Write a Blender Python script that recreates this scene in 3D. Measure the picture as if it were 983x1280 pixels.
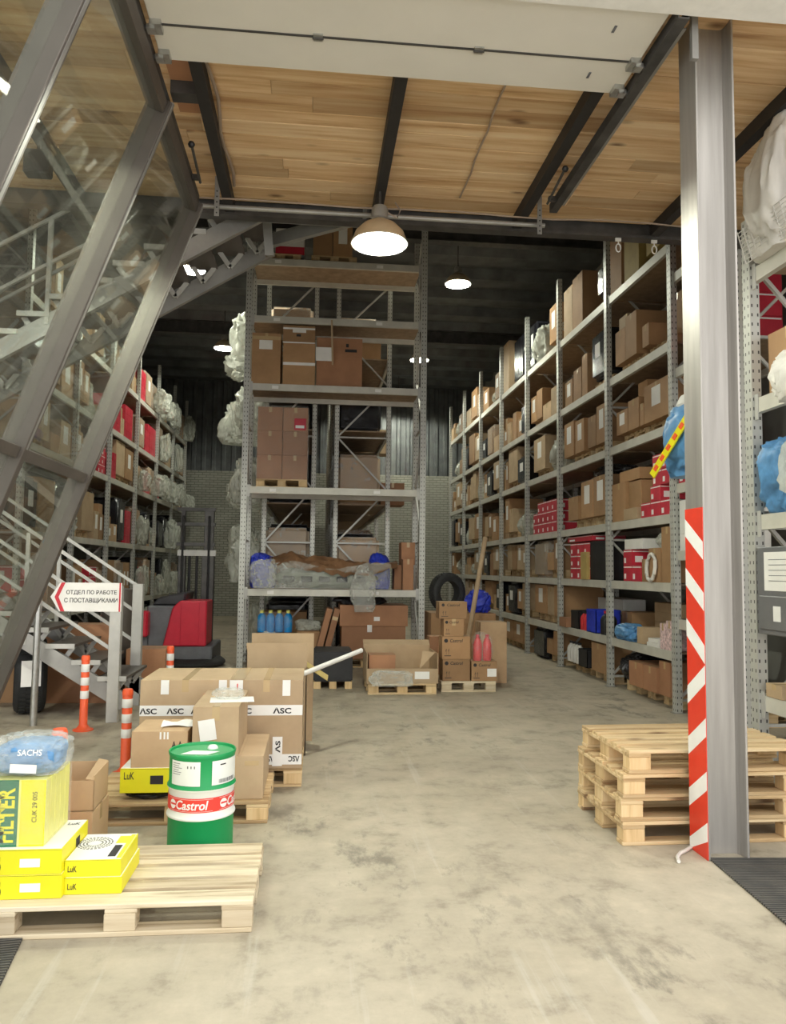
import bpy, bmesh, math, random
import numpy as np
from mathutils import Vector, Matrix, noise
R = math.radians
rnd = random.Random(7)
for o in list(bpy.data.objects): bpy.data.objects.remove(o)
scene = bpy.context.scene
col = scene.collection

# ---------------------------------------------------------------- camera
FPX, W, H = 970.0, 983, 1280
YAW, PITCH, ROLL = R(5.75), R(4.2), R(0.7)
EYE = Vector((0, 0, 1.68))
fw = Vector((math.sin(YAW)*math.cos(PITCH), math.cos(YAW)*math.cos(PITCH), math.sin(PITCH)))
r0 = Vector((math.cos(YAW), -math.sin(YAW), 0)); u0 = r0.cross(fw)
rt = math.cos(ROLL)*r0 + math.sin(ROLL)*u0
up = -math.sin(ROLL)*r0 + math.cos(ROLL)*u0
cd = bpy.data.cameras.new('camera'); cam = bpy.data.objects.new('camera', cd); col.objects.link(cam)
cam.matrix_world = Matrix.Translation(EYE) @ Matrix((rt, up, -fw)).transposed().to_4x4()
cd.sensor_fit = 'VERTICAL'; cd.sensor_height = 24.0; cd.sensor_width = 24.0*W/H
cd.lens = FPX/H*24.0; cd.clip_end = 200; cd.clip_start = 0.05
scene.camera = cam

def px(x, y, ax, v):
    """photo pixel -> point on the plane (axis ax = v)"""
    d = (x - W/2)/FPX*rt - (y - H/2)/FPX*up + fw
    return EYE + d*((v - EYE[ax])/d[ax])

# ---------------------------------------------------------------- world, light, exposure
wd = bpy.data.worlds.new('overcast'); scene.world = wd; wd.use_nodes = True
bg = wd.node_tree.nodes['Background']; bg.inputs[0].default_value = (1.0, .985, .95, 1); bg.inputs[1].default_value = 1.35
scene.view_settings.view_transform = 'Standard'; scene.view_settings.look = 'None'
scene.view_settings.gamma = 1.0; scene.view_settings.use_curve_mapping = False
scene.view_settings.exposure = 0.8
LAMP_W = 150.0

# ---------------------------------------------------------------- materials
MATS = {}
def _nt(name):
    m = bpy.data.materials.new(name); m.use_nodes = True; nt = m.node_tree
    b = nt.nodes['Principled BSDF']; MATS[name] = m
    return m, nt, b
def N(nt, t, **k):
    n = nt.nodes.new(t)
    for a, v in k.items():
        if a.startswith('i_'):
            key = a[2:]; key = int(key) if key.isdigit() else key
            n.inputs[key].default_value = v
        else: setattr(n, a, v)
    return n
def L(nt, a, b): nt.links.new(a, b)
def ramp(nt, fac, stops):
    r = N(nt, 'ShaderNodeValToRGB'); e = r.color_ramp.elements
    while len(e) < len(stops): e.new(0.5)
    for k, (p, c) in enumerate(stops): e[k].position = p; e[k].color = (*c, 1)
    L(nt, fac, r.inputs[0]); return r.outputs[0]
def mixc(nt, fac, a, b, mode='MIX'):
    n = N(nt, 'ShaderNodeMix', data_type='RGBA', blend_type=mode)
    for s, v in ((0, fac), (6, a), (7, b)):
        if hasattr(v, 'is_linked'): L(nt, v, n.inputs[s])
        else: n.inputs[s].default_value = v if s == 0 else (*v, 1)
    return n.outputs[2]
def coords(nt, scale=(1, 1, 1), rand=False):
    t = N(nt, 'ShaderNodeTexCoord'); mp = N(nt, 'ShaderNodeMapping'); mp.inputs['Scale'].default_value = scale
    L(nt, t.outputs['Object'], mp.inputs[0])
    if rand:
        oi = N(nt, 'ShaderNodeObjectInfo'); ml = N(nt, 'ShaderNodeMath', operation='MULTIPLY', i_1=37.0)
        L(nt, oi.outputs['Random'], ml.inputs[0]); L(nt, ml.outputs[0], mp.inputs['Location'])
    return mp.outputs[0]
def noise_t(nt, vec, scale, detail=4, rough=.55):
    n = N(nt, 'ShaderNodeTexNoise'); n.inputs['Scale'].default_value = scale
    n.inputs['Detail'].default_value = detail; n.inputs['Roughness'].default_value = rough
    L(nt, vec, n.inputs[0]); return n.outputs['Fac']
def bump(nt, b, h, s=.2, d=.01):
    n = N(nt, 'ShaderNodeBump'); n.inputs['Strength'].default_value = s; n.inputs['Distance'].default_value = d
    L(nt, h, n.inputs['Height']); L(nt, n.outputs[0], b.inputs['Normal'])
def plain(name, c, rough=.5, metal=0., var=.12, scale=6., bmp=0.):
    m, nt, b = _nt(name); v = coords(nt, rand=True); f = noise_t(nt, v, scale)
    lo = tuple(x*(1-var) for x in c); hi = tuple(min(1, x*(1+var)) for x in c)
    L(nt, ramp(nt, f, [(.3, lo), (.7, hi)]), b.inputs['Base Color'])
    b.inputs['Roughness'].default_value = rough; b.inputs['Metallic'].default_value = metal
    if bmp: bump(nt, b, f, bmp)
    return m
def cardboard(name, c, var=.28):
    m, nt, b = _nt(name); v = coords(nt, rand=True)
    oi = N(nt, 'ShaderNodeObjectInfo')
    base = ramp(nt, oi.outputs['Random'], [(0, tuple(x*(1-var) for x in c)), (.5, c), (1, tuple(min(1, x*(1+var*.6)) for x in c))])
    f = noise_t(nt, v, 3.5, 5); st = ramp(nt, f, [(.25, (.82, .8, .78)), (.6, (1, 1, 1))])
    L(nt, mixc(nt, 1.0, base, st, 'MULTIPLY'), b.inputs['Base Color'])
    b.inputs['Roughness'].default_value = .75
    f2 = noise_t(nt, coords(nt, (60, 60, 2)), 1.5, 2); bump(nt, b, f2, .06, .004)
    return m
def timber(name, stops, axis=0, rough=.65, knots=True, var=.25, fr=14, al=.9):
    m, nt, b = _nt(name); s = [fr, fr, fr]; s[axis] = al
    v = coords(nt, tuple(s), rand=True); f = noise_t(nt, v, 1.6, 6, .6)
    c = ramp(nt, f, stops)
    oi = N(nt, 'ShaderNodeObjectInfo')
    t = ramp(nt, oi.outputs['Random'], [(0, (1-var, 1-var*1.15, 1-var*1.3)), (.5, (1, .97, .93)), (1, (1.0, 1.0, 1.0))])
    c = mixc(nt, 1.0, c, t, 'MULTIPLY')
    if knots:
        s2 = [5., 5., 5.]; s2[axis] = 2.2
        vo = N(nt, 'ShaderNodeTexVoronoi'); vo.inputs['Scale'].default_value = .8; L(nt, coords(nt, tuple(s2), True), vo.inputs[0])
        k = ramp(nt, vo.outputs['Distance'], [(.05, (.85, .85, .85)), (.17, (0, 0, 0))])
        c = mixc(nt, k, c, (.13, .055, .02))
    L(nt, c, b.inputs['Base Color']); b.inputs['Roughness'].default_value = rough; bump(nt, b, f, .12, .006)
    return m
def film(name, c, alpha, rough=.22, scale=5.):
    m, nt, b = _nt(name); out = nt.nodes['Material Output']
    v = coords(nt, rand=True); f = noise_t(nt, v, scale, 5, .65)
    b.inputs['Base Color'].default_value = (*c, 1); b.inputs['Roughness'].default_value = rough
    bump(nt, b, f, .6, .025)
    tr = N(nt, 'ShaderNodeBsdfTransparent'); mx = N(nt, 'ShaderNodeMixShader')
    a = N(nt, 'ShaderNodeMapRange'); L(nt, f, a.inputs[0])
    for k, q in ((1, .3), (2, .7), (3, alpha*.65), (4, min(1, alpha*1.35))): a.inputs[k].default_value = q
    L(nt, a.outputs[0], mx.inputs[0]); L(nt, tr.outputs[0], mx.inputs[1]); L(nt, b.outputs[0], mx.inputs[2])
    L(nt, mx.outputs[0], out.inputs[0]); return m
def emis(name, c, s):
    m, nt, b = _nt(name); b.inputs['Emission Color'].default_value = (*c, 1); b.inputs['Emission Strength'].default_value = s
    b.inputs['Base Color'].default_value = (*c, 1); return m

cardboard('card', (.40, .235, .115)); cardboard('card_tan', (.50, .365, .225), .15); cardboard('card_red', (.40, .20, .105), .15)
cardboard('card_pale', (.56, .385, .225), .1); cardboard('card_yellow', (.50, .38, .13), .15)
plain('card_in', (.36, .22, .11), .85)
plain('steel', (.33, .325, .31), .42, .45, .18, 3.); plain('steel_light', (.49, .485, .46), .5, .2, .12, 4.)
plain('steel_dark', (.075, .072, .07), .5, .3, .3); plain('rafter_paint', (.022, .02, .02), .6)
plain('alu', (.115, .10, .088), .42, .35, .15, 2.); plain('zinc', (.5, .51, .5), .3, .85, .15, 20.)
plain('beam_paint', (.60, .585, .52), .5, .1, .1, 4.); plain('white_paint', (.78, .77, .74), .55, 0, .05)
plain('panel_white', (.73, .71, .66), .55, 0, .05, 1.2); plain('paper', (.86, .85, .82), .7, 0, .04)
plain('black', (.018, .018, .02), .5, 0, .3); plain('rubber', (.02, .021, .022), .72, 0, .3, 9., .3)
plain('ink', (.02, .018, .02), .6, 0, 0); plain('ink_red', (.52, .02, .035), .5, 0, .05)
plain('red', (.55, .03, .055), .4, 0, .1); plain('red_machine', (.62, .022, .05), .35, 0, .06)
plain('orange', (.86, .115, .035), .45, 0, .08); plain('stripe_red', (.70, .045, .02), .45, 0, .08, 3.)
plain('white_tape', (.86, .86, .84), .5, 0, .04); plain('yellow', (.80, .74, .015), .42, 0, .04)
plain('yellow_pale', (.80, .78, .20), .45, 0, .06); plain('green_print', (.02, .17, .075), .45, 0, .1)
plain('drum_green', (.004, .30, .085), .45, 0, .05, 2.); plain('drum_white', (.80, .83, .79), .35, 0, .04)
plain('brand_red', (.76, .05, .035), .4, 0, .06); plain('blue_bag', (.02, .045, .52), .45, 0, .3, 8., .5)
plain('blue_soft', (.10, .27, .52), .4, 0, .25, 6., .5); plain('blue_bottle', (.015, .25, .62), .25, 0, .15)
plain('red_liquid', (.66, .05, .06), .25, 0, .15); plain('brown_paper', (.22, .115, .055), .6, 0, .25, 4., .4)
plain('bag_white', (.72, .70, .66), .5, 0, .1, 3., .5); plain('floral', (.72, .5, .5), .55, 0, .5, 30.)
plain('grey_cabinet', (.20, .205, .215), .4, .3, .08); plain('dark_load', (.035, .036, .042), .3, 0, .5, 3., .5)
plain('grey_plastic', (.14, .145, .16), .45, 0, .15); plain('green_grey', (.18, .2, .15), .45, 0, .15)
plain('tape_clear', (.55, .40, .22), .2, 0, .05); plain('chip', (.33, .235, .155), .7, 0, .2, 9.)
plain('deck_dark', (.11, .10, .085), .8, 0, .3); plain('cable', (.35, .27, .21), .6)
plain('wall_plain', (.32, .32, .29), .8, 0, .15, 1.); plain('facade', (.80, .80, .78), .7, 0, .06, 9., .3)
timber('ply', [(.28, (.46, .26, .12)), (.42, (.66, .44, .24)), (.58, (.78, .58, .36)), (.75, (.82, .66, .44))], 0, .6, True, .34, 9, .55)
timber('pallet_wood', [(.3, (.38, .25, .12)), (.47, (.64, .47, .26)), (.75, (.80, .66, .43))], 0, .75, True, .36)
timber('pallet_white', [(.3, (.36, .28, .17)), (.46, (.66, .57, .41)), (.75, (.80, .73, .57))], 0, .75, True, .3)
timber('pallet_end', [(.28, (.55, .37, .18)), (.5, (.72, .53, .29)), (.75, (.8, .64, .4))], 2, .75, False, .2)
film('film', (.82, .84, .78), .26, .12); film('film_heavy', (.72, .74, .66), .5, .18, 3.); film('film_black', (.02, .02, .025), .93, .16, 4.)
film('film_thin', (.9, .9, .86), .11, .12, 9.)
emis('bulb', (1.0, .97, .86), 14.0)
plain('shade_in', (.9, .88, .8), .4, 0, .03); plain('shade_out', (.55, .42, .27), .4, .3, .1)

def m_glass():
    m, nt, b = _nt('glass'); out = nt.nodes['Material Output']
    tr = N(nt, 'ShaderNodeBsdfTransparent'); tr.inputs[0].default_value = (.82, .85, .82, 1)
    gl = N(nt, 'ShaderNodeBsdfGlossy'); gl.inputs['Roughness'].default_value = .02; gl.inputs[0].default_value = (.9, .9, .9, 1)
    ge = N(nt, 'ShaderNodeNewGeometry'); io = N(nt, 'ShaderNodeMapRange'); L(nt, ge.outputs['Backfacing'], io.inputs[0])
    io.inputs[3].default_value = 1.45; io.inputs[4].default_value = 1/1.45
    fr = N(nt, 'ShaderNodeFresnel'); L(nt, io.outputs[0], fr.inputs[0])
    df = N(nt, 'ShaderNodeBsdfDiffuse'); df.inputs[0].default_value = (.5, .48, .42, 1)
    mx = N(nt, 'ShaderNodeMixShader'); mx2 = N(nt, 'ShaderNodeMixShader')
    f = noise_t(nt, coords(nt), 1.5); a = N(nt, 'ShaderNodeMapRange'); L(nt, f, a.inputs[0])
    for k, q in ((1, .3), (2, .75), (3, .02), (4, .10)): a.inputs[k].default_value = q
    L(nt, fr.outputs[0], mx.inputs[0]); L(nt, tr.outputs[0], mx.inputs[1]); L(nt, gl.outputs[0], mx.inputs[2])
    L(nt, a.outputs[0], mx2.inputs[0]); L(nt, mx.outputs[0], mx2.inputs[1]); L(nt, df.outputs[0], mx2.inputs[2])
    L(nt, mx2.outputs[0], out.inputs[0])
m_glass()
def m_floor():
    m, nt, b = _nt('concrete'); v = coords(nt)
    f1 = noise_t(nt, v, .55, 6, .6); f2 = noise_t(nt, v, 3.2, 8, .7); f3 = noise_t(nt, coords(nt, (1.6, .5, 1)), 2.6, 8, .75)
    c = ramp(nt, f1, [(.3, (.36, .315, .235)), (.7, (.50, .445, .35))])
    c = mixc(nt, 1., c, ramp(nt, f2, [(.28, (.5, .49, .46)), (.46, (.93, .93, .92)), (.6, (1.05, 1.05, 1.04)), (.75, (1.22, 1.21, 1.19))]), 'MULTIPLY')
    c = mixc(nt, ramp(nt, f3, [(.60, (0, 0, 0)), (.72, (.55, .55, .55))]), c, (.105, .10, .085))
    # pale tyre streaks along the aisle
    f4 = noise_t(nt, coords(nt, (7, .35, 1)), 1.4, 5, .6)
    c = mixc(nt, ramp(nt, f4, [(.60, (0, 0, 0)), (.74, (.5, .5, .5))]), c, (.54, .52, .46))
    # dark scuffs and skid marks, short and ragged
    f5 = noise_t(nt, coords(nt, (2.2, 1.1, 1)), 1.1, 9, .72); f6 = noise_t(nt, v, .35, 2)
    k = mixc(nt, 1., ramp(nt, f5, [(.54, (0, 0, 0)), (.62, (.85, .85, .85))]), ramp(nt, f6, [(.42, (0, 0, 0)), (.6, (1, 1, 1))]), 'MULTIPLY')
    c = mixc(nt, k, c, (.17, .155, .12))
    L(nt, c, b.inputs['Base Color']); b.inputs['Roughness'].default_value = .62; bump(nt, b, f2, .12, .01)
m_floor()
def m_brick():
    m, nt, b = _nt('brick_wall'); t = N(nt, 'ShaderNodeTexCoord'); sp = N(nt, 'ShaderNodeSeparateXYZ'); cb = N(nt, 'ShaderNodeCombineXYZ')
    L(nt, t.outputs['Object'], sp.inputs[0]); L(nt, sp.outputs[0], cb.inputs[0]); L(nt, sp.outputs[2], cb.inputs[1])
    k = N(nt, 'ShaderNodeTexBrick'); L(nt, cb.outputs[0], k.inputs[0])
    k.inputs['Color1'].default_value = (.38, .375, .32, 1); k.inputs['Color2'].default_value = (.31, .305, .26, 1); k.inputs['Mortar'].default_value = (.17, .17, .145, 1)
    for n_, q in (('Scale', 1.0), ('Mortar Size', .012), ('Brick Width', .26), ('Row Height', .085)): k.inputs[n_].default_value = q
    L(nt, k.outputs[0], b.inputs['Base Color']); b.inputs['Roughness'].default_value = .85
m_brick()
def m_post():
    m, nt, b = _nt('post_steel'); t = N(nt, 'ShaderNodeTexCoord'); sp = N(nt, 'ShaderNodeSeparateXYZ'); L(nt, t.outputs['Object'], sp.inputs[0])
    def math_(op, a, bb=None):
        n = N(nt, 'ShaderNodeMath', operation=op)
        L(nt, a, n.inputs[0])
        if bb is not None: n.inputs[1].default_value = bb
        return n.outputs[0]
    z = math_('ABSOLUTE', math_('SUBTRACT', math_('FRACT', math_('MULTIPLY', sp.outputs[2], 1/.075)), .5)); z = math_('LESS_THAN', z, .17)
    def stripe(o):
        a = math_('ABSOLUTE', math_('SUBTRACT', math_('ABSOLUTE', o), .024)); return math_('LESS_THAN', a, .006)
    mx = N(nt, 'ShaderNodeMath', operation='MAXIMUM'); L(nt, stripe(sp.outputs[0]), mx.inputs[0]); L(nt, stripe(sp.outputs[1]), mx.inputs[1])
    ml = N(nt, 'ShaderNodeMath', operation='MULTIPLY'); L(nt, mx.outputs[0], ml.inputs[0]); L(nt, z, ml.inputs[1])
    L(nt, mixc(nt, ml.outputs[0], (.52, .525, .49), (.06, .06, .055)), b.inputs['Base Color'])
    b.inputs['Roughness'].default_value = .45; b.inputs['Metallic'].default_value = .25
m_post()
def m_column():
    m, nt, b = _nt('column_steel'); f = noise_t(nt, coords(nt, (9, 9, .6)), 1.4, 6)
    L(nt, ramp(nt, f, [(.3, (.30, .285, .265)), (.7, (.44, .42, .395))]), b.inputs['Base Color'])
    b.inputs['Roughness'].default_value = .42; b.inputs['Metallic'].default_value = .45
m_column()
def m_mat():
    m, nt, b = _nt('rib_mat'); wv = N(nt, 'ShaderNodeTexWave', bands_direction='Y'); wv.inputs['Scale'].default_value = 14.
    L(nt, coords(nt), wv.inputs[0]); f = noise_t(nt, coords(nt), 6.)
    c = ramp(nt, wv.outputs['Fac'], [(.2, (.02, .02, .02)), (.7, (.10, .098, .092))])
    L(nt, mixc(nt, 1., c, ramp(nt, f, [(.35, (.8, .8, .8)), (.7, (1.5, 1.4, 1.25))]), 'MULTIPLY'), b.inputs['Base Color'])
    b.inputs['Roughness'].default_value = .8; bump(nt, b, wv.outputs['Fac'], .8, .01)
m_mat()

# ---------------------------------------------------------------- mesh helpers
class MB:
    def __init__(s): s.v = []; s.f = []; s.mi = []; s.m = 0
    def add(s, vs, fs):
        o = len(s.v); s.v += [tuple(v) for v in vs]
        for f in fs: s.f.append(tuple(i+o for i in f)); s.mi.append(s.m)
        return s
    def box(s, a, b, M=None):
        (x0, y0, z0), (x1, y1, z1) = a, b
        x0, x1 = min(x0, x1), max(x0, x1); y0, y1 = min(y0, y1), max(y0, y1); z0, z1 = min(z0, z1), max(z0, z1)
        vs = [(x0, y0, z0), (x1, y0, z0), (x1, y1, z0), (x0, y1, z0), (x0, y0, z1), (x1, y0, z1), (x1, y1, z1), (x0, y1, z1)]
        if M is not None: vs = [M @ Vector(v) for v in vs]
        return s.add(vs, [(0, 3, 2, 1), (4, 5, 6, 7), (0, 1, 5, 4), (1, 2, 6, 5), (2, 3, 7, 6), (3, 0, 4, 7)])
    def cbox(s, c, d, M=None):
        return s.box([c[i]-d[i]/2 for i in range(3)], [c[i]+d[i]/2 for i in range(3)], M)
    def bar(s, p, q, w, h, upv=(0, 0, 1)):
        p, q = Vector(p), Vector(q); d = (q-p).normalized(); sd = d.cross(Vector(upv))
        if sd.length < 1e-4: sd = d.cross(Vector((1, 0, 0)))
        sd.normalize(); u = sd.cross(d)
        vs = [e+sd*a*w/2+u*b*h/2 for e in (p, q) for a, b in ((-1, -1), (1, -1), (1, 1), (-1, 1))]
        return s.add(vs, [(3, 2, 1, 0), (4, 5, 6, 7), (0, 1, 5, 4), (1, 2, 6, 5), (2, 3, 7, 6), (3, 0, 4, 7)])
    def tube(s, pts, r, n=8, cap=True):
        pts = [Vector(p) for p in pts]; rs = r if isinstance(r, (list, tuple)) else [r]*len(pts); vs = []; fs = []
        for i, p in enumerate(pts):
            d = (pts[min(i+1, len(pts)-1)]-pts[max(i-1, 0)]).normalized()
            a = d.cross(Vector((.13, .29, .95)) if abs(d.z) < .9 else Vector((1, .1, 0))).normalized(); b = d.cross(a)
            vs += [p+(a*math.cos(t)+b*math.sin(t))*rs[i] for t in [2*math.pi*k/n for k in range(n)]]
        for i in range(len(pts)-1):
            for k in range(n): fs.append((i*n+k, i*n+(k+1) % n, (i+1)*n+(k+1) % n, (i+1)*n+k))
        if cap: fs.append(tuple(range(n))[::-1]); fs.append(tuple((len(pts)-1)*n+k for k in range(n)))
        return s.add(vs, fs)
    def lathe(s, prof, n=32, c=(0, 0, 0), cap=True):
        vs = []; fs = []
        for r, z in prof: vs += [(c[0]+r*math.cos(2*math.pi*k/n), c[1]+r*math.sin(2*math.pi*k/n), c[2]+z) for k in range(n)]
        for i in range(len(prof)-1):
            for k in range(n): fs.append((i*n+k, i*n+(k+1) % n, (i+1)*n+(k+1) % n, (i+1)*n+k))
        if cap: fs.append(tuple(range(n))[::-1]); fs.append(tuple((len(prof)-1)*n+k for k in range(n)))
        return s.add(vs, fs)
    def prism(s, poly, vec):
        """closed polygon (3D points, counter-clockwise seen against vec) pushed along vec"""
        n = len(poly); vec = Vector(vec); vs = [Vector(p) for p in poly] + [Vector(p)+vec for p in poly]
        return s.add(vs, [tuple(range(n))[::-1], tuple(range(n, 2*n))] + [(k, (k+1) % n, n+(k+1) % n, n+k) for k in range(n)])
    def mesh(s, name, mats):
        me = bpy.data.meshes.new(name); me.from_pydata(s.v, [], s.f)
        for m in ([mats] if isinstance(mats, str) else mats): me.materials.append(MATS[m])
        if any(s.mi): me.polygons.foreach_set('material_index', s.mi)
        me.update(); return me
    def build(s, name, mats, parent=None, smooth=False, bevel=0., loc=None):
        me = s.mesh(name, mats)
        if bevel or smooth:
            bm = bmesh.new(); bm.from_mesh(me)
            bmesh.ops.recalc_face_normals(bm, faces=bm.faces)
            if bevel: bmesh.ops.bevel(bm, geom=bm.edges[:], offset=bevel, segments=1, affect='EDGES', clamp_overlap=True)
            bm.to_mesh(me); bm.free()
        if smooth: shade(me)
        return link(name, me, parent, loc)
def shade(me, ang=40):
    me.polygons.foreach_set('use_smooth', [True]*len(me.polygons)); me.set_sharp_from_angle(angle=R(ang))
def link(name, me, parent=None, loc=None):
    o = bpy.data.objects.new(name, me); col.objects.link(o)
    if parent is not None: o.parent = parent
    if loc is not None: o.location = loc
    return o
def tag(o, label, cat=None, group=None, kind=None):
    o['label'] = label
    if cat: o['category'] = cat
    if group: o['group'] = group
    if kind: o['kind'] = kind
    return o
def thing(name, label, cat, loc=(0, 0, 0), rz=0., group=None):
    o = bpy.data.objects.new(name, None); o.empty_display_size = .1; col.objects.link(o); o.location = loc; o.rotation_euler[2] = rz
    return tag(o, label, cat, group)
def struct(o, label=None):
    o['kind'] = 'structure'
    if label: o['label'] = label
    return o
def copy_tree(o, parent=None):
    c = o.copy(); col.objects.link(c); c.parent = parent
    for ch in list(o.children): copy_tree(ch, c)
    return c

def text_mb(body, bold=.012, shear=0.):
    cu = bpy.data.curves.new('lettering', 'FONT'); cu.body = body; cu.size = 1.; cu.offset = bold; cu.shear = shear; cu.resolution_u = 3
    cu.align_x = 'LEFT'; o = bpy.data.objects.new('lettering', cu); col.objects.link(o)
    dg = bpy.context.evaluated_depsgraph_get(); me = bpy.data.meshes.new_from_object(o.evaluated_get(dg))
    vs = [v.co.copy() for v in me.vertices]; fs = [tuple(p.vertices) for p in me.polygons]
    bpy.data.objects.remove(o); bpy.data.curves.remove(cu); bpy.data.meshes.remove(me)
    x0 = min(v.x for v in vs); x1 = max(v.x for v in vs); y0 = min(v.y for v in vs); y1 = max(v.y for v in vs)
    return [((v.x-x0)/(x1-x0), (v.y-y0)/(y1-y0)) for v in vs], fs
def lettering(parent, body, org, xd, yd, w, h, mat='ink', name='lettering', bold=.012, shear=0., fn=None, off=.0012):
    """flat print: body fitted in the w x h rectangle that starts at org (parent's space) along xd, yd"""
    vs, fs = text_mb(body, bold, shear); org, xd, yd = Vector(org), Vector(xd).normalized(), Vector(yd).normalized(); nn = xd.cross(yd)
    mb = MB()
    mb.add([fn(u, t) if fn else org+xd*u*w+yd*t*h+nn*off for u, t in vs], fs)
    return mb.build(name, mat, parent)
def patch(parent, org, xd, yd, w, h, mat='paper', name='paper_label', th=.0015):
    xd, yd = Vector(xd).normalized(), Vector(yd).normalized(); nn = xd.cross(yd); o = Vector(org)
    return MB().prism([o, o+xd*w, o+xd*w+yd*h, o+yd*h], nn*th).build(name, mat, parent)

def rounded(name, dims, r, seg=2):
    bm = bmesh.new(); bmesh.ops.create_cube(bm, size=1); bmesh.ops.scale(bm, vec=dims, verts=bm.verts)
    bmesh.ops.translate(bm, vec=(0, 0, dims[2]/2), verts=bm.verts)
    bmesh.ops.bevel(bm, geom=bm.edges[:], offset=r, segments=seg, affect='EDGES', clamp_overlap=True)
    me = bpy.data.meshes.new(name); bm.to_mesh(me); bm.free(); return me

def carton(dims, loc, label, group=None, mat='card', rz=0., paper=0, tape=True, name='carton', cat='box', tape_mat='tape_clear', tiltx=0.):
    """closed carton: body with two top flaps and an open seam; tape and paper labels are parts. loc = base centre"""
    w, d, h = dims; t = .004; mb = MB()
    mb.box((-w/2, -d/2, 0), (w/2, d/2, h-t))
    if w >= d: mb.box((-w/2, -d/2, h-t), (w/2, -.002, h)).box((-w/2, .002, h-t), (w/2, d/2, h))
    else: mb.box((-w/2, -d/2, h-t), (-.002, d/2, h)).box((.002, -d/2, h-t), (w/2, d/2, h))
    o = mb.build(name, mat, None, bevel=.0015); o.location = loc; o.rotation_euler = (tiltx, 0, rz); tag(o, label, cat, group)
    if tape:
        tb = MB(); tw = min(.05, w*.2)/2; e = .0012; dn = min(.09, h*.4)
        if w >= d: tb.box((-w/2-e, -tw, h), (w/2+e, tw, h+e)).box((-w/2-e, -tw, h-dn), (-w/2, tw, h+e)).box((w/2, -tw, h-dn), (w/2+e, tw, h+e))
        else: tb.box((-tw, -d/2-e, h), (tw, d/2+e, h+e)).box((-tw, -d/2-e, h-dn), (tw, -d/2, h+e)).box((-tw, d/2, h-dn), (tw, d/2+e, h+e))
        tb.build('tape', tape_mat, o)
    if paper: paper_on(o, dims, paper)
    return o
def paper_on(o, dims, code):
    w, d, h = dims
    pw, ph = min(.26, w*.45), min(.32, h*.5)
    if code == 1: patch(o, (-pw/2, -d/2, h*.38), (1, 0, 0), (0, 0, 1), pw, ph)            # front
    if code == 2: pw = min(.26, d*.45); patch(o, (-w/2, pw/2, h*.38), (0, -1, 0), (0, 0, 1), pw, ph)   # left side
    if code == 3: pw = min(.26, d*.45); patch(o, (w/2, -pw/2, h*.38), (0, 1, 0), (0, 0, 1), pw, ph)    # right side

LUMPS = []
def lump_mesh(seed, rough=.5):
    bm = bmesh.new(); bmesh.ops.create_icosphere(bm, subdivisions=5, radius=.5); s = Vector((seed*3.1, seed*1.7, seed*.9))
    for v in bm.verts:
        n = v.co.normalized(); p = v.co*2.6+s
        w_ = p+Vector((noise.noise(p*1.1), noise.noise(p*1.1+Vector((7, 3, 1))), 0))*.8
        fold = (1-abs(noise.noise(Vector((w_.x*1.9, w_.y*1.9, w_.z*.8))))*2.2); fold2 = 1-abs(noise.noise(w_*3.4))*2.
        k = 1+rough*(noise.noise(p)*.5+fold*.30-.2+fold2*.13)
        q = Vector([math.copysign(abs(a)**.72, a) for a in n])*.5*k; v.co = q
    zs = [v.co.z for v in bm.verts]; lo = min(zs)*.72
    for v in bm.verts: v.co.z = max(v.co.z, lo)-lo
    zm = max(v.co.z for v in bm.verts); xm = max(abs(v.co.x) for v in bm.verts); ym = max(abs(v.co.y) for v in bm.verts)
    for v in bm.verts: v.co = Vector((v.co.x/xm*.5, v.co.y/ym*.5, v.co.z/zm))
    me = bpy.data.meshes.new('sack'); bm.to_mesh(me); bm.free(); shade(me, 55); return me
def lump_of(seed, rough, mat):
    key = (seed % 7, rough, mat); me = next((m for k, m in LUMPS if k == key), None)
    if me is None: me = lump_mesh(seed % 7+1, rough); me.materials.append(MATS[mat]); LUMPS.append((key, me))
    return me
def sack(dims, loc, label, group=None, mat='film_heavy', seed=0, rz=0., name='plastic_sack', cat='sack', rough=.55, rx=0.):
    o = link(name, lump_of(seed, rough, mat))
    o.scale = dims; o.location = loc; o.rotation_euler = (rx, 0, rz); return tag(o, label, cat, group)

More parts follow.
